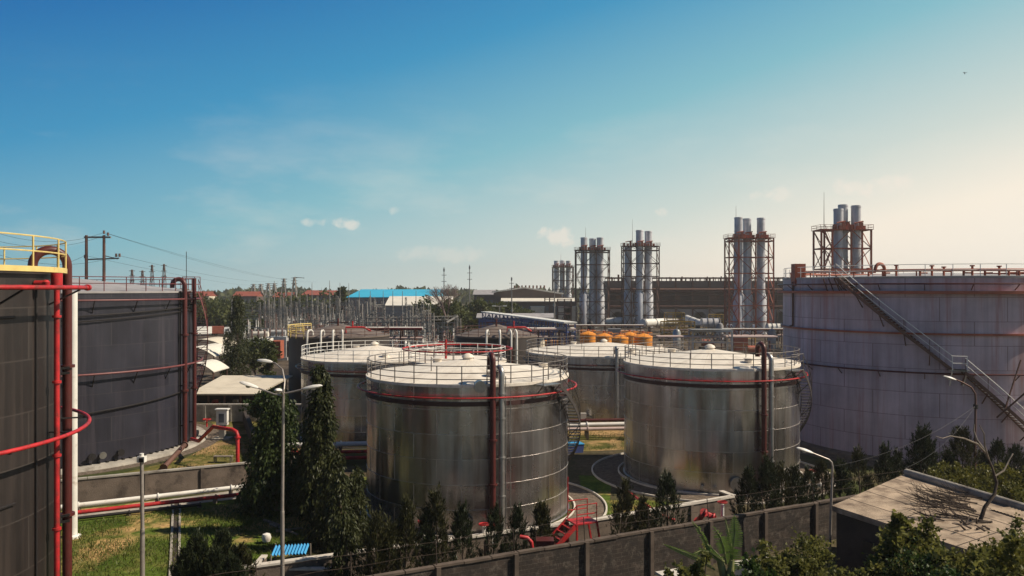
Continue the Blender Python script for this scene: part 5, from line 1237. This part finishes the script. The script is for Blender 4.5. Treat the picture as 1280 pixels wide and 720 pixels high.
b = MB(); b.tube([base, tp, at(1219, 492, Y), at(1214, 484, Y), at(1203, 478, Y), at(1194, 474, Y)], [.09, .07, .06, .055, .05, .04], 10); b.build('pole', frame_brown, t); cobra(at(1195, 475, Y), (-1, 0, .30), 0, None, t)
b = MB(); b.cyl(tp-Vector((0, 0, .6)), tp-Vector((0, 0, .3)), .16, 8); b.build('cable_clamp', black_steel, t)
for i, e in enumerate((LAMP2, B_+Vector((0, 0, zr+.3)))):
    wire(('thin cable sagging from the curved lamp post to the single-arm lamp', 'thin cable running down from the curved lamp post to the flat roof corner')[i], [tp-Vector((0, 0, .4)), e], .009, .6, m=black_steel, cat='cable', nm='cable', group='cables from the curved lamp post')

# ------------------------------------------------------------------ vegetation
def leaf_obj(name, P, D, Sz, wr, m, parent, fold=.12):
    P = np.asarray(P, float); D = np.asarray(D, float); n = len(P); Sz = np.asarray(Sz, float)[:, None]
    D /= np.linalg.norm(D, axis=1, keepdims=True)+1e-9
    U = rng.normal(size=(n, 3)); U -= D*np.sum(U*D, axis=1, keepdims=True); U /= np.linalg.norm(U, axis=1, keepdims=True)+1e-9
    Nn = np.cross(D, U)
    V = np.empty((n, 4, 3)); V[:, 0] = P; V[:, 1] = P+D*Sz*.45+U*Sz*wr; V[:, 2] = P+D*Sz-Nn*Sz*fold; V[:, 3] = P+D*Sz*.45-U*Sz*wr
    me = bpy.data.meshes.new(name); me.vertices.add(n*4); me.vertices.foreach_set('co', V.reshape(-1))
    me.loops.add(n*4); me.loops.foreach_set('vertex_index', np.arange(n*4, dtype=np.int32)); me.polygons.add(n)
    me.polygons.foreach_set('loop_start', np.arange(0, n*4, 4, dtype=np.int32)); me.polygons.foreach_set('loop_total', np.full(n, 4, dtype=np.int32))
    me.update(); me.validate(); me.materials.append(m); o = bpy.data.objects.new(name, me); col.objects.link(o)
    if parent: o.parent = parent
    return o
def unit(n): v = rng.normal(size=(n, 3)); return v/np.linalg.norm(v, axis=1, keepdims=True)
def clumps(C, R, per, size, up=.3, out=.5):
    P, D, Sz = [], [], []
    for c, r in zip(C, R):
        k = int(per); u = unit(k); rad = r*rng.random(k)**.45
        P.append(c+u*rad[:, None]*np.array([1, 1, .75])); D.append(u*out+unit(k)*.8+np.array([0, 0, up])); Sz.append(size*rng.uniform(.6, 1.3, k))
    return np.concatenate(P), np.concatenate(D), np.concatenate(Sz)
def trunk_local(t, pts, rs, m=bark, nm='trunk'):
    b = MB(); b.tube([Vector(p)+Vector(t.location) for p in pts], rs, 8); return b.build(nm, m, t)
def limbs_local(t, C, h0, r, m=bark, k=8):
    b = MB(); L0 = Vector(t.location)
    for i in range(min(k, len(C))):
        c = Vector(C[i]); s = Vector((0, 0, h0*(.6+.5*random.random()))); mid = s.lerp(c, .5)+Vector((0, 0, .1)); b.tube([L0+s, L0+mid, L0+s.lerp(c, .9)], [r, r*.7, r*.3], 6)
    return b.build('limb', m, t)
def broad_tree(label, base, H, rad, nc, per, size, m, h0=.35, squash=.8, group=None, name='tree', cat='tree', seed=0, cr=.33, tr=.12):
    t = thing(name, label, cat, base, group); z0 = H*h0; cz = (H+z0)/2; hz = (H-z0)/2
    u = unit(nc); rr = rng.uniform(.35, .95, nc)[:, None]; C = u*rr*np.array([rad, rad, hz])+np.array([0, 0, cz])
    R = rng.uniform(.7, 1.3, nc)*rad*cr
    trunk_local(t, [(0, 0, -.1), (.05*rad, 0, z0*.7), (0, .05*rad, cz), (.1*rad, 0, H*.9)], [tr, tr*.8, tr*.5, tr*.15]); limbs_local(t, C, z0, tr*.5)
    P, D, S_ = clumps(C, R, per, size); leaf_obj('crown', P, D, S_, .32, m, t); return t
def bush(label, base, H, rad, nc, per, size, m, group=None, lean=(0, 0), cat='bush', spires=0):
    t = thing('bush', label, cat, base, group)
    C, R = [], []
    for i in range(nc):
        a = random.uniform(0, 2*PI); k = random.random()**.6; top = H-(rad*.9)*k*k-.25; z = max(.2, top-abs(random.gauss(0, .42))*min(H, 3.2)+random.gauss(0, .16))
        C.append((rad*k*math.cos(a), rad*k*math.sin(a), z)); R.append(rad*random.uniform(.12, .28))
    for i in range(spires):
        a = random.uniform(0, 2*PI); x, y = rad*.6*math.cos(a), rad*.6*math.sin(a); hh = H+random.uniform(-.1, .45)
        for k in range(5): C.append((x+random.uniform(-.1, .1), y+random.uniform(-.1, .1), hh-.26*k)); R.append(rad*(.10+.05*k))
    b = MB(); L0 = Vector(t.location)
    for c in C[:22]: b.tube([L0+Vector((c[0]*.15, c[1]*.15, 0)), L0+Vector((c[0]*.6, c[1]*.6, c[2]*.6)), L0+Vector(c)], [.05, .035, .015], 5)
    b.build('stem', bark, t)
    P, D, S_ = clumps(np.array(C), np.array(R), per, size); PP, DD, SS = [P], [D], [S_]
    for i in range(int(nc*.7)):                       # shoots that stick out of the mass
        c = np.array(C[random.randrange(len(C))]); d = np.array([random.gauss(0, .5), random.gauss(0, .5), random.uniform(.5, 1.1)]); k = 16; s = np.linspace(0, 1, k)*random.uniform(.3, .75)
        PP.append(c+d*s[:, None]+rng.normal(size=(k, 3))*.02); DD.append(d*.4+rng.normal(size=(k, 3))*.8); SS.append(size*rng.uniform(.7, 1.4, k)*(1.1-s*.6))
    P, D, S_ = np.concatenate(PP), np.concatenate(DD), np.concatenate(SS); P[:, 2] = np.maximum(P[:, 2], .02); leaf_obj('foliage', P, D, S_, .36, m, t); return t
def cypress_mesh(t, H, rad, ntuft, per, m):
    P, D, S_ = [], [], []
    for i in range(ntuft):
        f = rng.random()**.8; z = H*(.06+.84*f); r = rad*(1-f)**.75*(.55+.6*rng.random())*(1 if f > .12 else .7); a = rng.random()*2*PI
        c = np.array([r*math.cos(a), r*math.sin(a), z]); d = np.array([math.cos(a)*.55*(1-f*.6), math.sin(a)*.55*(1-f*.6), 1.0]); L_ = H*.15*(.5+1.1*rng.random())
        k = per; s = rng.random(k); w = (1-s)*.5+.05
        P.append(c+d*(s*L_)[:, None]+rng.normal(size=(k, 3))*(w*L_*.28)[:, None]); D.append(d+rng.normal(size=(k, 3))*.34); S_.append((.10+H*.03)*rng.uniform(.5, 1.5, k))
    s = rng.random(per*3); P.append(np.stack([rng.normal(size=per*3)*.03*H*(1-s), rng.normal(size=per*3)*.03*H*(1-s), H*(.82+.18*s)], 1)); D.append(np.array([0, 0, 1.0])+rng.normal(size=(per*3, 3))*.25); S_.append(np.full(per*3, .05+H*.02))
    return leaf_obj('foliage', np.concatenate(P), np.concatenate(D), np.concatenate(S_), .10, m, t)
def cypress(label, base, H, rad, group, ntuft=75, per=26):
    t = thing('cypress', label, 'cypress', base, group); trunk_local(t, [(0, 0, -.05), (0, 0, H*.8)], [.07, .02]); cypress_mesh(t, H, rad, int(ntuft*random.uniform(.65, 1.25)), per, random.choice((leaf_cyp, leaf_cyp, leaf_cyp2))); t.rotation_euler = (random.uniform(-.07, .07), random.uniform(-.07, .07), random.uniform(0, 6)); return t
def ashoka(label, base, H, rad, group=None, nb=90, per=46, lean=0, m=None, wr=.17):
    t = thing('drooping_tree', label, 'tree', base, group); trunk_local(t, [(0, 0, -.1), (lean*.5, 0, H*.5), (lean, 0, H)], [.14, .10, .02])
    P, D, S_ = [], [], []
    for i in range(nb):
        f = .08+.92*rng.random(); z = H*f; a = rng.random()*2*PI; r = rad*(1.05-f)**.4*(.5+.6*rng.random()) if f > .3 else rad*(.75+.4*rng.random()); r = min(r, rad*1.15)
        L_ = H*.14*(.6+.8*rng.random()); k = per; s = rng.random(k)
        x = np.cos(a)*r*np.minimum(1, s*1.6); y = np.sin(a)*r*np.minimum(1, s*1.6); zz = z-L_*s**1.7
        P.append(np.stack([x+lean*f, y, zz], 1)+rng.normal(size=(k, 3))*.09*rad); D.append(np.array([math.cos(a)*.45, math.sin(a)*.45, -1.0])+rng.normal(size=(k, 3))*.4); S_.append(rng.uniform(.16, .30, k)*min(1.3, .7+H*.06))
    leaf_obj('foliage', np.concatenate(P), np.concatenate(D), np.concatenate(S_), wr, m or leaf_ashoka, t); return t
def gb(px, Y): return ((px-640)/F*Y, Y, 0)
def Hof(py, Y): return CAMZ-(py-HZ)*Y/F
rng = np.random.default_rng(11); random.seed(11)
# drooping dark trees left of the nearest tank
ashoka('tallest drooping dark tree, just right of the three-armed lamp post', gb(400, 46), Hof(458, 46), 1.25, 'drooping trees by the tall lamp', 190, 60)
ashoka('slender drooping tree close against the left side of the nearest tank', gb(443, 44), Hof(583, 44), 1.0, 'drooping trees by the tall lamp', 90, 50, .1)
ashoka('short drooping tree hanging over the brick pit', gb(425, 41), Hof(590, 41), .95, 'drooping trees by the tall lamp', 90, 50)
ashoka('low drooping tree at the bottom edge between brick pit and white board', gb(432, 37.5), Hof(640, 37.5), .9, 'drooping trees by the tall lamp', 80, 46)
ashoka('drooping tree standing deep in the shade behind the lamp post', gb(384, 49.5), Hof(560, 49.5), 1.3, 'drooping trees by the tall lamp', 120, 50)
ashoka('drooping tree in the dark gap right of the tallest one', gb(418, 43), Hof(560, 43), 1.1, 'drooping trees by the tall lamp', 120, 50)
ashoka('feathery green conical tree at the end of the stained bund wall', gb(347, 50.5), Hof(488, 50.5), 2.0, 'drooping trees by the tall lamp', 230, 60, m=leaf_green, wr=.24)
ashoka('small feathery green tree in front of the conical one by the bund wall', gb(326, 52.5), Hof(535, 52.5), 1.3, 'drooping trees by the tall lamp', 90, 50, m=leaf_green, wr=.24)
broad_tree('dark leafy tree behind the yard wall, under the lamp arm', gb(336, 78), Hof(487, 78), 2.2, 30, 90, .32, leaf_dense, h0=.2)
# tall column tree in the distance
ashoka('tall dark column tree behind the cream-roofed shed', gb(297, 118), Hof(368, 118), 2.0, None, 170, 60)
ashoka('shorter dark column tree hugging the tall one on its left', gb(284, 122), Hof(412, 122), 1.3, None, 70, 50)
broad_tree('leafy tree right of the tall dark column tree', gb(318, 125), Hof(423, 125), 3.4, 30, 80, .5, leaf_far, h0=.2)
broad_tree('dark bushy tree before the transformers', gb(336, 115), Hof(428, 115), 1.4, 20, 60, .4, leaf_far, h0=.15)
for i, (px, Y, py, r) in enumerate(((258, 275, 371, 9), (278, 262, 378, 9), (300, 285, 374, 9), (250, 262, 384, 6), (316, 290, 376, 8), (292, 255, 390, 6), (312, 255, 392, 5), (246, 290, 370, 8))):
    broad_tree('round green canopy tree behind the trucks, %s from the left' % ORD[(2, 3, 5, 1, 7, 4, 6, 0)[i]], gb(px, Y), Hof(py, Y), r, 34, 70, 1.1, leaf_far, h0=.12, group='canopy trees behind the trucks', tr=.3)
for i, (px, Y, py, r) in enumerate(((533, 235, 374, 6), (548, 228, 379, 5.5), (563, 225, 374, 6), (578, 245, 377, 6), (598, 240, 373, 6), (618, 245, 376, 5), (640, 250, 381, 4), (652, 255, 384, 4))):
    broad_tree('dark bushy tree right of the white shed, %s from the left' % ORD[(i+1) % 8], gb(px, Y), Hof(py, Y), r, 30, 60, 1.0, leaf_far, h0=.08, group='dark trees before the brown hall', tr=.3)
for i, (px, Y, py, r) in enumerate(((428, 320, 357, 3), (405, 330, 366, 9), (380, 330, 367, 9), (352, 330, 369, 10))):
    broad_tree('tree among the roofs behind the substation, %s from the right' % ORD[i], gb(px, Y), Hof(py, Y), r, 26, 50, 1.4, leaf_far, h0=.08, group='trees behind the substation', tr=.3)
# bare pink tree
q = gb(558, 210); H = Hof(350, 210); t = thing('bare_tree', 'bare pinkish tree with fine twigs against the sky right of the blue roof', 'tree', q); b = MB(); random.seed(5)
def fan(p, d, L_, r, lev):
    e = p+d*L_; b.tube([p, p.lerp(e, .5)+Vector((random.uniform(-.1, .1), 0, 0)), e], [r, r*.8, r*.6], 5)
    if lev:
        for k in range(4 if lev > 2 else 3): fan(p.lerp(e, random.uniform(.6, 1)), (d+Vector((random.uniform(-.8, .8), random.uniform(-.8, .8), random.uniform(-.15, .4)))).normalized(), L_*.68, r*.6, lev-1)
for k in range(5): fan(Vector(q)+Vector((0, 0, H*.38)), Vector((random.uniform(-.7, .7), random.uniform(-.7, .7), 1)).normalized(), H*.26, .14, 4)
b.build('crown', leaf_pink, t); b = MB(); b.tube([q, (q[0]+.2, q[1], H*.4)], [.35, .25], 8); b.build('trunk', bark, t)
# far tree line along the horizon
n_ = 26000; az = rng.uniform(-.72, .72, n_); dist = rng.uniform(700, 1400, n_); hh = 9.5+1.6*np.sin(az*37)+1.5*np.sin(az*91+1)+1.2*np.sin(az*211)
P = np.stack([az*dist, dist, rng.random(n_)**.7*np.maximum(hh, 2)], 1)
o = leaf_obj('treeline', P, unit(n_), rng.uniform(4, 8, n_), .4, leaf_far, None); tag(o, 'hazy dark line of trees along the whole horizon', 'trees', kind='stuff')
# cypress row before the nearest tank, then to the right
rows = [('before the nearest silver tank', [(470, 647, 36.2, .55), (485, 657, 36.5, .5), (504, 631, 37.0, .55), (533, 645, 37.5, .5), (550, 619, 37.8, .6), (579, 638, 38.3, .58), (616, 641, 39.0, .6), (646, 640, 39.6, .55), (677, 634, 40.3, .6)]),
        ('around the red step-over stairs', [(774, 606, 42.6, .55), (803, 626, 43.2, .6), (835, 599, 44.0, .9)]),
        ('right of the second silver tank', [(934, 590, 46.3, .85), (957, 577, 46.8, .7), (977, 585, 47.4, .7), (994, 587, 47.8, .6), (1008, 588, 48.3, .65)]),
        ('before the huge mauve tank', [(1030, 580, 50.0, .75), (1050, 577, 50.5, .6), (1076, 564, 51.2, .75), (1105, 559, 52.0, .8), (1122, 567, 52.4, .6), (1148, 536, 53.4, 1.2), (1162, 551, 53.8, .8), (1186, 566, 54.6, .8), (1205, 538, 55.3, 1.3), (1229, 568, 56.4, .8), (1245, 552, 57, .9), (1268, 560, 57.5, 1.0)])]
for where, lst in rows:
    for i, (px, py, Y, r) in enumerate(lst):
        cypress('%s cypress from the left in the row %s' % (ORD[i], where), gb(px, Y), Hof(py, Y), r*.95, 'cypresses '+where, 170 if r > .8 else 120, 30)
# junipers bottom left
for i, (px, Y, py, r) in enumerate(((232, 35, 690, .8), (252, 35.5, 673, 1.0), (275, 36.2, 668, 1.0), (300, 36.5, 684, .9), (266, 34.6, 695, 1.0), (290, 34.8, 700, .8))):
    cypress('dark bushy juniper at the bottom edge of the lawn, %s from the left' % ORD[(0, 1, 3, 5, 2, 4)[i]], gb(px, Y), Hof(py, Y), r, 'junipers on the near lawn', 190, 34)
# hedge of sunny bushes behind the flat roof
for i, (px, Y, py, r) in enumerate(((1172, 47.5, 583, 1.5), (1195, 48.5, 577, 1.7), (1222, 48.5, 580, 1.9), (1250, 48.0, 582, 2.0), (1278, 47.5, 578, 2.0), (1235, 45.5, 596, 1.5), (1265, 44.6, 598, 1.7))):
    bush('yellow-green bush behind the flat roof, %s from the left' % ORD[(0, 1, 2, 4, 6, 3, 5)[i]], gb(px, Y), Hof(py, Y), r*1.1, 70, 120, .16, leaf_yellow, 'sunny bushes behind the flat roof')
# foreground shrubs
fg = [(975, 27, 668, 1.0, 46, 0), (1012, 27.5, 660, 1.1, 50, 0), (950, 26, 690, .9, 36, 0), (1045, 25, 700, .8, 40, 0), (1085, 25.5, 698, .9, 44, 0), (1142, 26, 640, .9, 40, 1), (1118, 25, 676, 1.0, 46, 0), (1165, 24.5, 672, 1.1, 50, 0), (1205, 24, 676, 1.2, 52, 0), (1245, 24.5, 668, 1.3, 56, 1), (1280, 25, 657, 1.3, 56, 1), (1225, 22.5, 700, 1.1, 44, 0), (1180, 22.5, 705, 1.1, 44, 0), (1000, 23.5, 708, 1.0, 40, 0)]
order = sorted(range(len(fg)), key=lambda k: fg[k][0])
for i, (px, Y, py, r, nc, sp_) in enumerate(fg):
    bush('leafy shrub of the foreground thicket at lower right, %s from the left' % ORD[order.index(i)], gb(px, Y), Hof(py, Y)-.3, r*1.4, int(nc*2.6), 85, (.14, .11, .17)[i % 3], (leaf_bush, leaf_bush, leaf_dense, leaf_bush, leaf_yellow)[i % 5], 'foreground shrubs at lower right', spires=sp_)
for i, (px, Y, py, r) in enumerate(((835, 26, 702, .8), (868, 25.5, 690, .7))):
    bush('low weedy shrub at the foot of the banana plant, %s' % ('left', 'right')[i], gb(px, Y), Hof(py, Y), r, 26, 90, .15, leaf_bush, 'weeds by the banana plant')
# banana plant
q = Vector(gb(905, 27)); t = thing('banana_plant', 'tall banana plant with torn leaves before the block wall', 'plant', q)
def bleaf(pts, w, nm='leaf', torn=True, m=leaf_banana):
    b = MB(); pts = [Vector(p) for p in pts]; n_ = 28; up = Vector((0, 0, 1)); L_ = []
    for i in range(n_+1):
        f = i/n_; k = f*(len(pts)-1); j = min(int(k), len(pts)-2); c = pts[j].lerp(pts[j+1], k-j); d = (pts[j+1]-pts[j]).normalized(); s = d.cross(Vector((.3, 1, .2))).normalized(); ww = w*math.sin(PI*min(1, .08+f*.95))**.6; L_.append((c, s, ww, d))
    for sd in (-1, 1):
        for i in range(n_):
            if torn and random.random() < .12: continue
            c, s, ww, d = L_[i]; c2_, s2_, w2, d2 = L_[i+1]; dr = Vector((0, 0, -.25*ww)); g_ = .0
            b.face([c, c+s*sd*ww+dr+d*.1, c2_+s2_*sd*w2*random.uniform(.9, 1)+dr+d*.06, c2_])
    o = b.build(nm, m, t, smooth=False); b = MB(); b.tube(pts, [.035]+[.022]*(len(pts)-2)+[.006], 6); b.build('midrib', roof_stem, o)
def bp(px, py, dy=0): return at(px, py, 27+dy)
b = MB(); b.tube([q, q+Vector((.0, 0, 2)), bp(912, 720), bp(915, 700)], [.2, .17, .14, .09], 10); b.build('pseudostem', roof_stem, t)
b = MB(); b.tube([bp(908, 735, .1), bp(900, 700, .1), bp(888, 685, .1)], [.15, .12, .05], 10); b.build('pseudostem', roof_stem, t)
bleaf([bp(915, 715), bp(916, 690), bp(919, 665), bp(918, 645)], .28, torn=True)
bleaf([bp(908, 705, -.1), bp(905, 685, -.2), bp(900, 670, -.3), bp(892, 659, -.4)], .22)
bleaf([bp(912, 705), bp(911, 690), bp(906, 678), bp(903, 672)], .32, torn=False)
bleaf([bp(900, 700, .1), bp(884, 680, .0), bp(873, 660, -.2), bp(866, 653, -.3)], .1)
bleaf([bp(893, 712, -.1), bp(878, 700, -.3), bp(855, 690, -.4), bp(829, 680, -.6)], .11, torn=False)
bleaf([bp(890, 722, -.2), bp(872, 716, -.3), bp(855, 710, -.5), bp(840, 704, -.6)], .12)
bleaf([bp(916, 700, .2), bp(914, 680, .3), bp(910, 662, .4), bp(907, 650, .5)], .10)
bleaf([bp(905, 702, -.2), bp(888, 690, -.4), bp(876, 688, -.5), bp(868, 692, -.6)], .16)
bleaf([bp(922, 712, -.1), bp(930, 700, -.2), bp(934, 704, -.3), bp(936, 714, -.3)], .2)
# pale slabs in the thicket below the wall
for i, (px, py, w) in enumerate(((938, 706, 1.0), (962, 702, .6), (846, 718, 1.2))):
    q = at(px, py, 31.5); q2 = at(px, py, 31.5); b = MB(); b.box((q.x, q.y, q.z-.05), (w, 1.2, .1), .4); b.box((q.x, q.y, (q.z-.1)/2), (w*.8, .9, q.z-.1), .4); tag(b.build('pale_slab', kerb_white, smooth=False), 'pale concrete slab in the foreground thicket, %s from the left' % ORD[(1, 2, 0)[i]], 'slab', 'pale slabs in the thicket')
# grass
def blades(n, poly, z, size):
    poly = np.array(poly); lo, hi = poly.min(0), poly.max(0); P = []
    x = rng.uniform(lo[0], hi[0], n*3); y = rng.uniform(lo[1], hi[1], n*3); ins = np.zeros(n*3, bool); j = len(poly)-1
    for i in range(len(poly)):
        xi, yi = poly[i]; xj, yj = poly[j]; ins ^= ((yi > y) != (yj > y)) & (x < (xj-xi)*(y-yi)/(yj-yi+1e-9)+xi); j = i
    x, y = x[ins][:n], y[ins][:n]; k = np.sin(x*.9+2*np.sin(y*.5))+np.sin(y*.8+x*.35)+rng.normal(size=len(x))*.6; s = k > -.5; x, y = x[s], y[s]
    P = np.stack([x, y, np.full(len(x), z)], 1); D = np.array([0, 0, 1.0])+rng.normal(size=(len(x), 3))*.45; D[:, 2] = np.abs(D[:, 2]); return P, D, rng.uniform(.5, 1.3, len(x))*size
parts = [blades(42000, [(-34, 31), (-12.5, 31), (-11.5, 46), (-10, 58), (-15, 53.5), (-30, 45.5), (-34, 44)], 0, .22), blades(7000, [(-26, 54.5), (-15, 59), (-17, 66), (-22, 78), (-27, 70)], 0, .2), blades(3000, [(4.5, 46), (14, 51), (9, 53), (6.5, 53)], 0, .16), blades(3500, [(2, 68), (16, 71), (18, 79), (-4, 79)], 0, .22)]
o = leaf_obj('grass', np.concatenate([p[0] for p in parts]), np.concatenate([p[1] for p in parts]), np.concatenate([p[2] for p in parts]), .09, grass_blade, None); tag(o, 'short green and straw grass on the lawns between the tanks', 'grass', kind='stuff')
# a bird
q = at(1206, 91.5, 60); b = MB(); b.lathe([(.001, -.1), (.025, -.05), (.03, .03), (.015, .08), (.001, .1)], q, 8)
for s in (-1, 1): b.face([q+Vector(v)*.5 for v in ((0, -.05, .03), (s*.22, -.1, .12), (s*.36, 0, .05), (s*.2, .06, .09), (0, .07, .02))])
tag(b.build('bird', black_steel), 'small dark bird gliding high in the sky at upper right', 'bird')

# ------------------------------------------------------------------ sky, sun, camera
SUN_AZ, SUN_EL = math.radians(92), math.radians(45)     # azimuth clockwise from the view direction (+Y)
sd = Vector((math.sin(SUN_AZ)*math.cos(SUN_EL), math.cos(SUN_AZ)*math.cos(SUN_EL), math.sin(SUN_EL)))
w = bpy.data.worlds.new('World'); scene.world = w; w.use_nodes = True; nt = w.node_tree; bg = nt.nodes['Background']
sky = N(nt, 'ShaderNodeTexSky'); sky.sky_type = 'NISHITA'; sky.sun_disc = False; sky.sun_elevation = SUN_EL; sky.sun_rotation = SUN_AZ; sky.dust_density = 2; sky.altitude = 10
tc = N(nt, 'ShaderNodeTexCoord'); sp = N(nt, 'ShaderNodeSeparateXYZ'); L(nt, tc.outputs['Generated'], sp.inputs[0])
el = math_node(nt, 'MULTIPLY', math_node(nt, 'ARCSINE', sp.outputs[2]), 180/PI)
u = math_node(nt, 'SUBTRACT', math_node(nt, 'MAXIMUM', el, 0), math_node(nt, 'MULTIPLY', sp.outputs[0], 17.0))
un = math_node(nt, 'MULTIPLY', math_node(nt, 'ADD', u, 20), 1/110)
def lin(c): return tuple(((x/255+.055)/1.055)**2.4 if x/255 > .04 else x/255/12.92 for x in c)
def U(x): return (x+20)/110
gcol = ramp(nt, un, [(U(-12), lin((255, 248, 236))), (U(-3), lin((255, 244, 226))), (U(2), lin((210, 221, 214))), (U(10), lin((134, 191, 204))), (U(18), lin((64, 150, 194))), (U(26), lin((32, 112, 176))), (U(42), lin((14, 60, 112))), (U(75), lin((14, 28, 48)))])
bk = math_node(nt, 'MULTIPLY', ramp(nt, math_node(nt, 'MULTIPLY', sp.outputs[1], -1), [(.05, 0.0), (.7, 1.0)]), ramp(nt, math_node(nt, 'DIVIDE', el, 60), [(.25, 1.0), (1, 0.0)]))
gcol = mixc(nt, math_node(nt, 'MULTIPLY', bk, .4), gcol, lin((84, 66, 58)))  # brown added to the unseen sky behind the camera, tinting ambient light and reflections
# thin broken cloud low over the horizon
mp = N(nt, 'ShaderNodeMapping'); mp.inputs['Scale'].default_value = (1, 1, 3.2); L(nt, tc.outputs['Generated'], mp.inputs['Vector'])
cn = noise(nt, mp.outputs[0], 5.5, 9, .62); cn2 = noise(nt, mp.outputs[0], 1.6, 3, .5)
low = ramp(nt, math_node(nt, 'DIVIDE', el, 20), [(.02, 0.0), (.12, 1.0), (.42, .5), (.75, 0.0)])
cf = math_node(nt, 'MULTIPLY', ramp(nt, math_node(nt, 'ADD', math_node(nt, 'MULTIPLY', cn, .7), math_node(nt, 'MULTIPLY', cn2, .3)), [(.52, 0.0), (.74, .42)]), low)
tx = math_node(nt, 'DIVIDE', sp.outputs[0], math_node(nt, 'MAXIMUM', sp.outputs[1], .05)); tz = math_node(nt, 'DIVIDE', sp.outputs[2], math_node(nt, 'MAXIMUM', sp.outputs[1], .05))
cn3 = noise(nt, tc.outputs['Generated'], 38, 6, .6); puff = None
for px, py, wx, wz, k in ((424, 281, .026, .008, .6), (400, 277, .02, .006, .4), (494, 263, .008, .006, .3), (698, 296, .026, .012, .6), (826, 266, .010, .007, .45), (968, 242, .03, .010, .4), (1090, 232, .05, .016, .5), (560, 318, .07, .010, .25)):
    ax = math_node(nt, 'DIVIDE', math_node(nt, 'SUBTRACT', tx, (px-640)/F), wx); az_ = math_node(nt, 'DIVIDE', math_node(nt, 'SUBTRACT', tz, (HZ-py)/F), wz)
    d2 = math_node(nt, 'ADD', math_node(nt, 'MULTIPLY', ax, ax), math_node(nt, 'MULTIPLY', az_, az_))
    e = math_node(nt, 'ADD', math_node(nt, 'SUBTRACT', 1.0, math_node(nt, 'MULTIPLY', d2, .6)), math_node(nt, 'MULTIPLY', math_node(nt, 'SUBTRACT', cn3, .55), 4.5))
    e = math_node(nt, 'MULTIPLY', ramp(nt, e, [(.25, 0.0), (1.0, 1.0)]), k); puff = e if puff is None else math_node(nt, 'MAXIMUM', puff, e)
cf = math_node(nt, 'MAXIMUM', cf, puff)
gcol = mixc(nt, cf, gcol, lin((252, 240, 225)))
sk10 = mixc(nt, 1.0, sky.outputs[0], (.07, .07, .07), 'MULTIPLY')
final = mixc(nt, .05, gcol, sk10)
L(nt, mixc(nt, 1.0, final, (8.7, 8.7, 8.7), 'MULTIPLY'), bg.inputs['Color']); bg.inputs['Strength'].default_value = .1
sl = bpy.data.lights.new('sun', 'SUN'); sl.energy = 5.0; sl.angle = math.radians(.55); sl.color = (1, .88, .70)
so = bpy.data.objects.new('sun', sl); col.objects.link(so); so.rotation_euler = (-sd).to_track_quat('-Z', 'Y').to_euler(); so.location = (60, -20, 80)
cd = bpy.data.cameras.new('camera'); cam = bpy.data.objects.new('camera', cd); col.objects.link(cam)
cam.location = (0, 0, CAMZ); cam.rotation_euler = (PI/2, 0, 0); cd.sensor_width = 36; cd.lens = 36*F/1280; cd.shift_y = 0.0008; cd.clip_end = 20000; cd.clip_start = .1
scene.camera = cam
vs = scene.view_settings; vs.view_transform = 'Standard'; vs.look = 'None'; vs.exposure = .2; vs.gamma = 1; vs.use_curve_mapping = False
scene.cycles.max_bounces = 5; scene.cycles.diffuse_bounces = 2; scene.cycles.glossy_bounces = 3; scene.cycles.transmission_bounces = 2; scene.cycles.use_denoising = True
# ------------------------------------------------------------------ air
hm = bpy.data.materials.new('haze_air'); hm.use_nodes = True; hn = hm.node_tree; hn.nodes.remove(hn.nodes['Principled BSDF'])
pv = hn.nodes.new('ShaderNodeVolumePrincipled'); pv.inputs['Color'].default_value = (1, .96, .93, 1); pv.inputs['Density'].default_value = .00024; pv.inputs['Anisotropy'].default_value = .3
hn.links.new(pv.outputs[0], hn.nodes['Material Output'].inputs['Volume'])
b = MB(); b.box((0, 660, 26.5), (3200, 1860, 55)); struct('haze', b, hm, smooth=False)['kind'] = 'stuff'
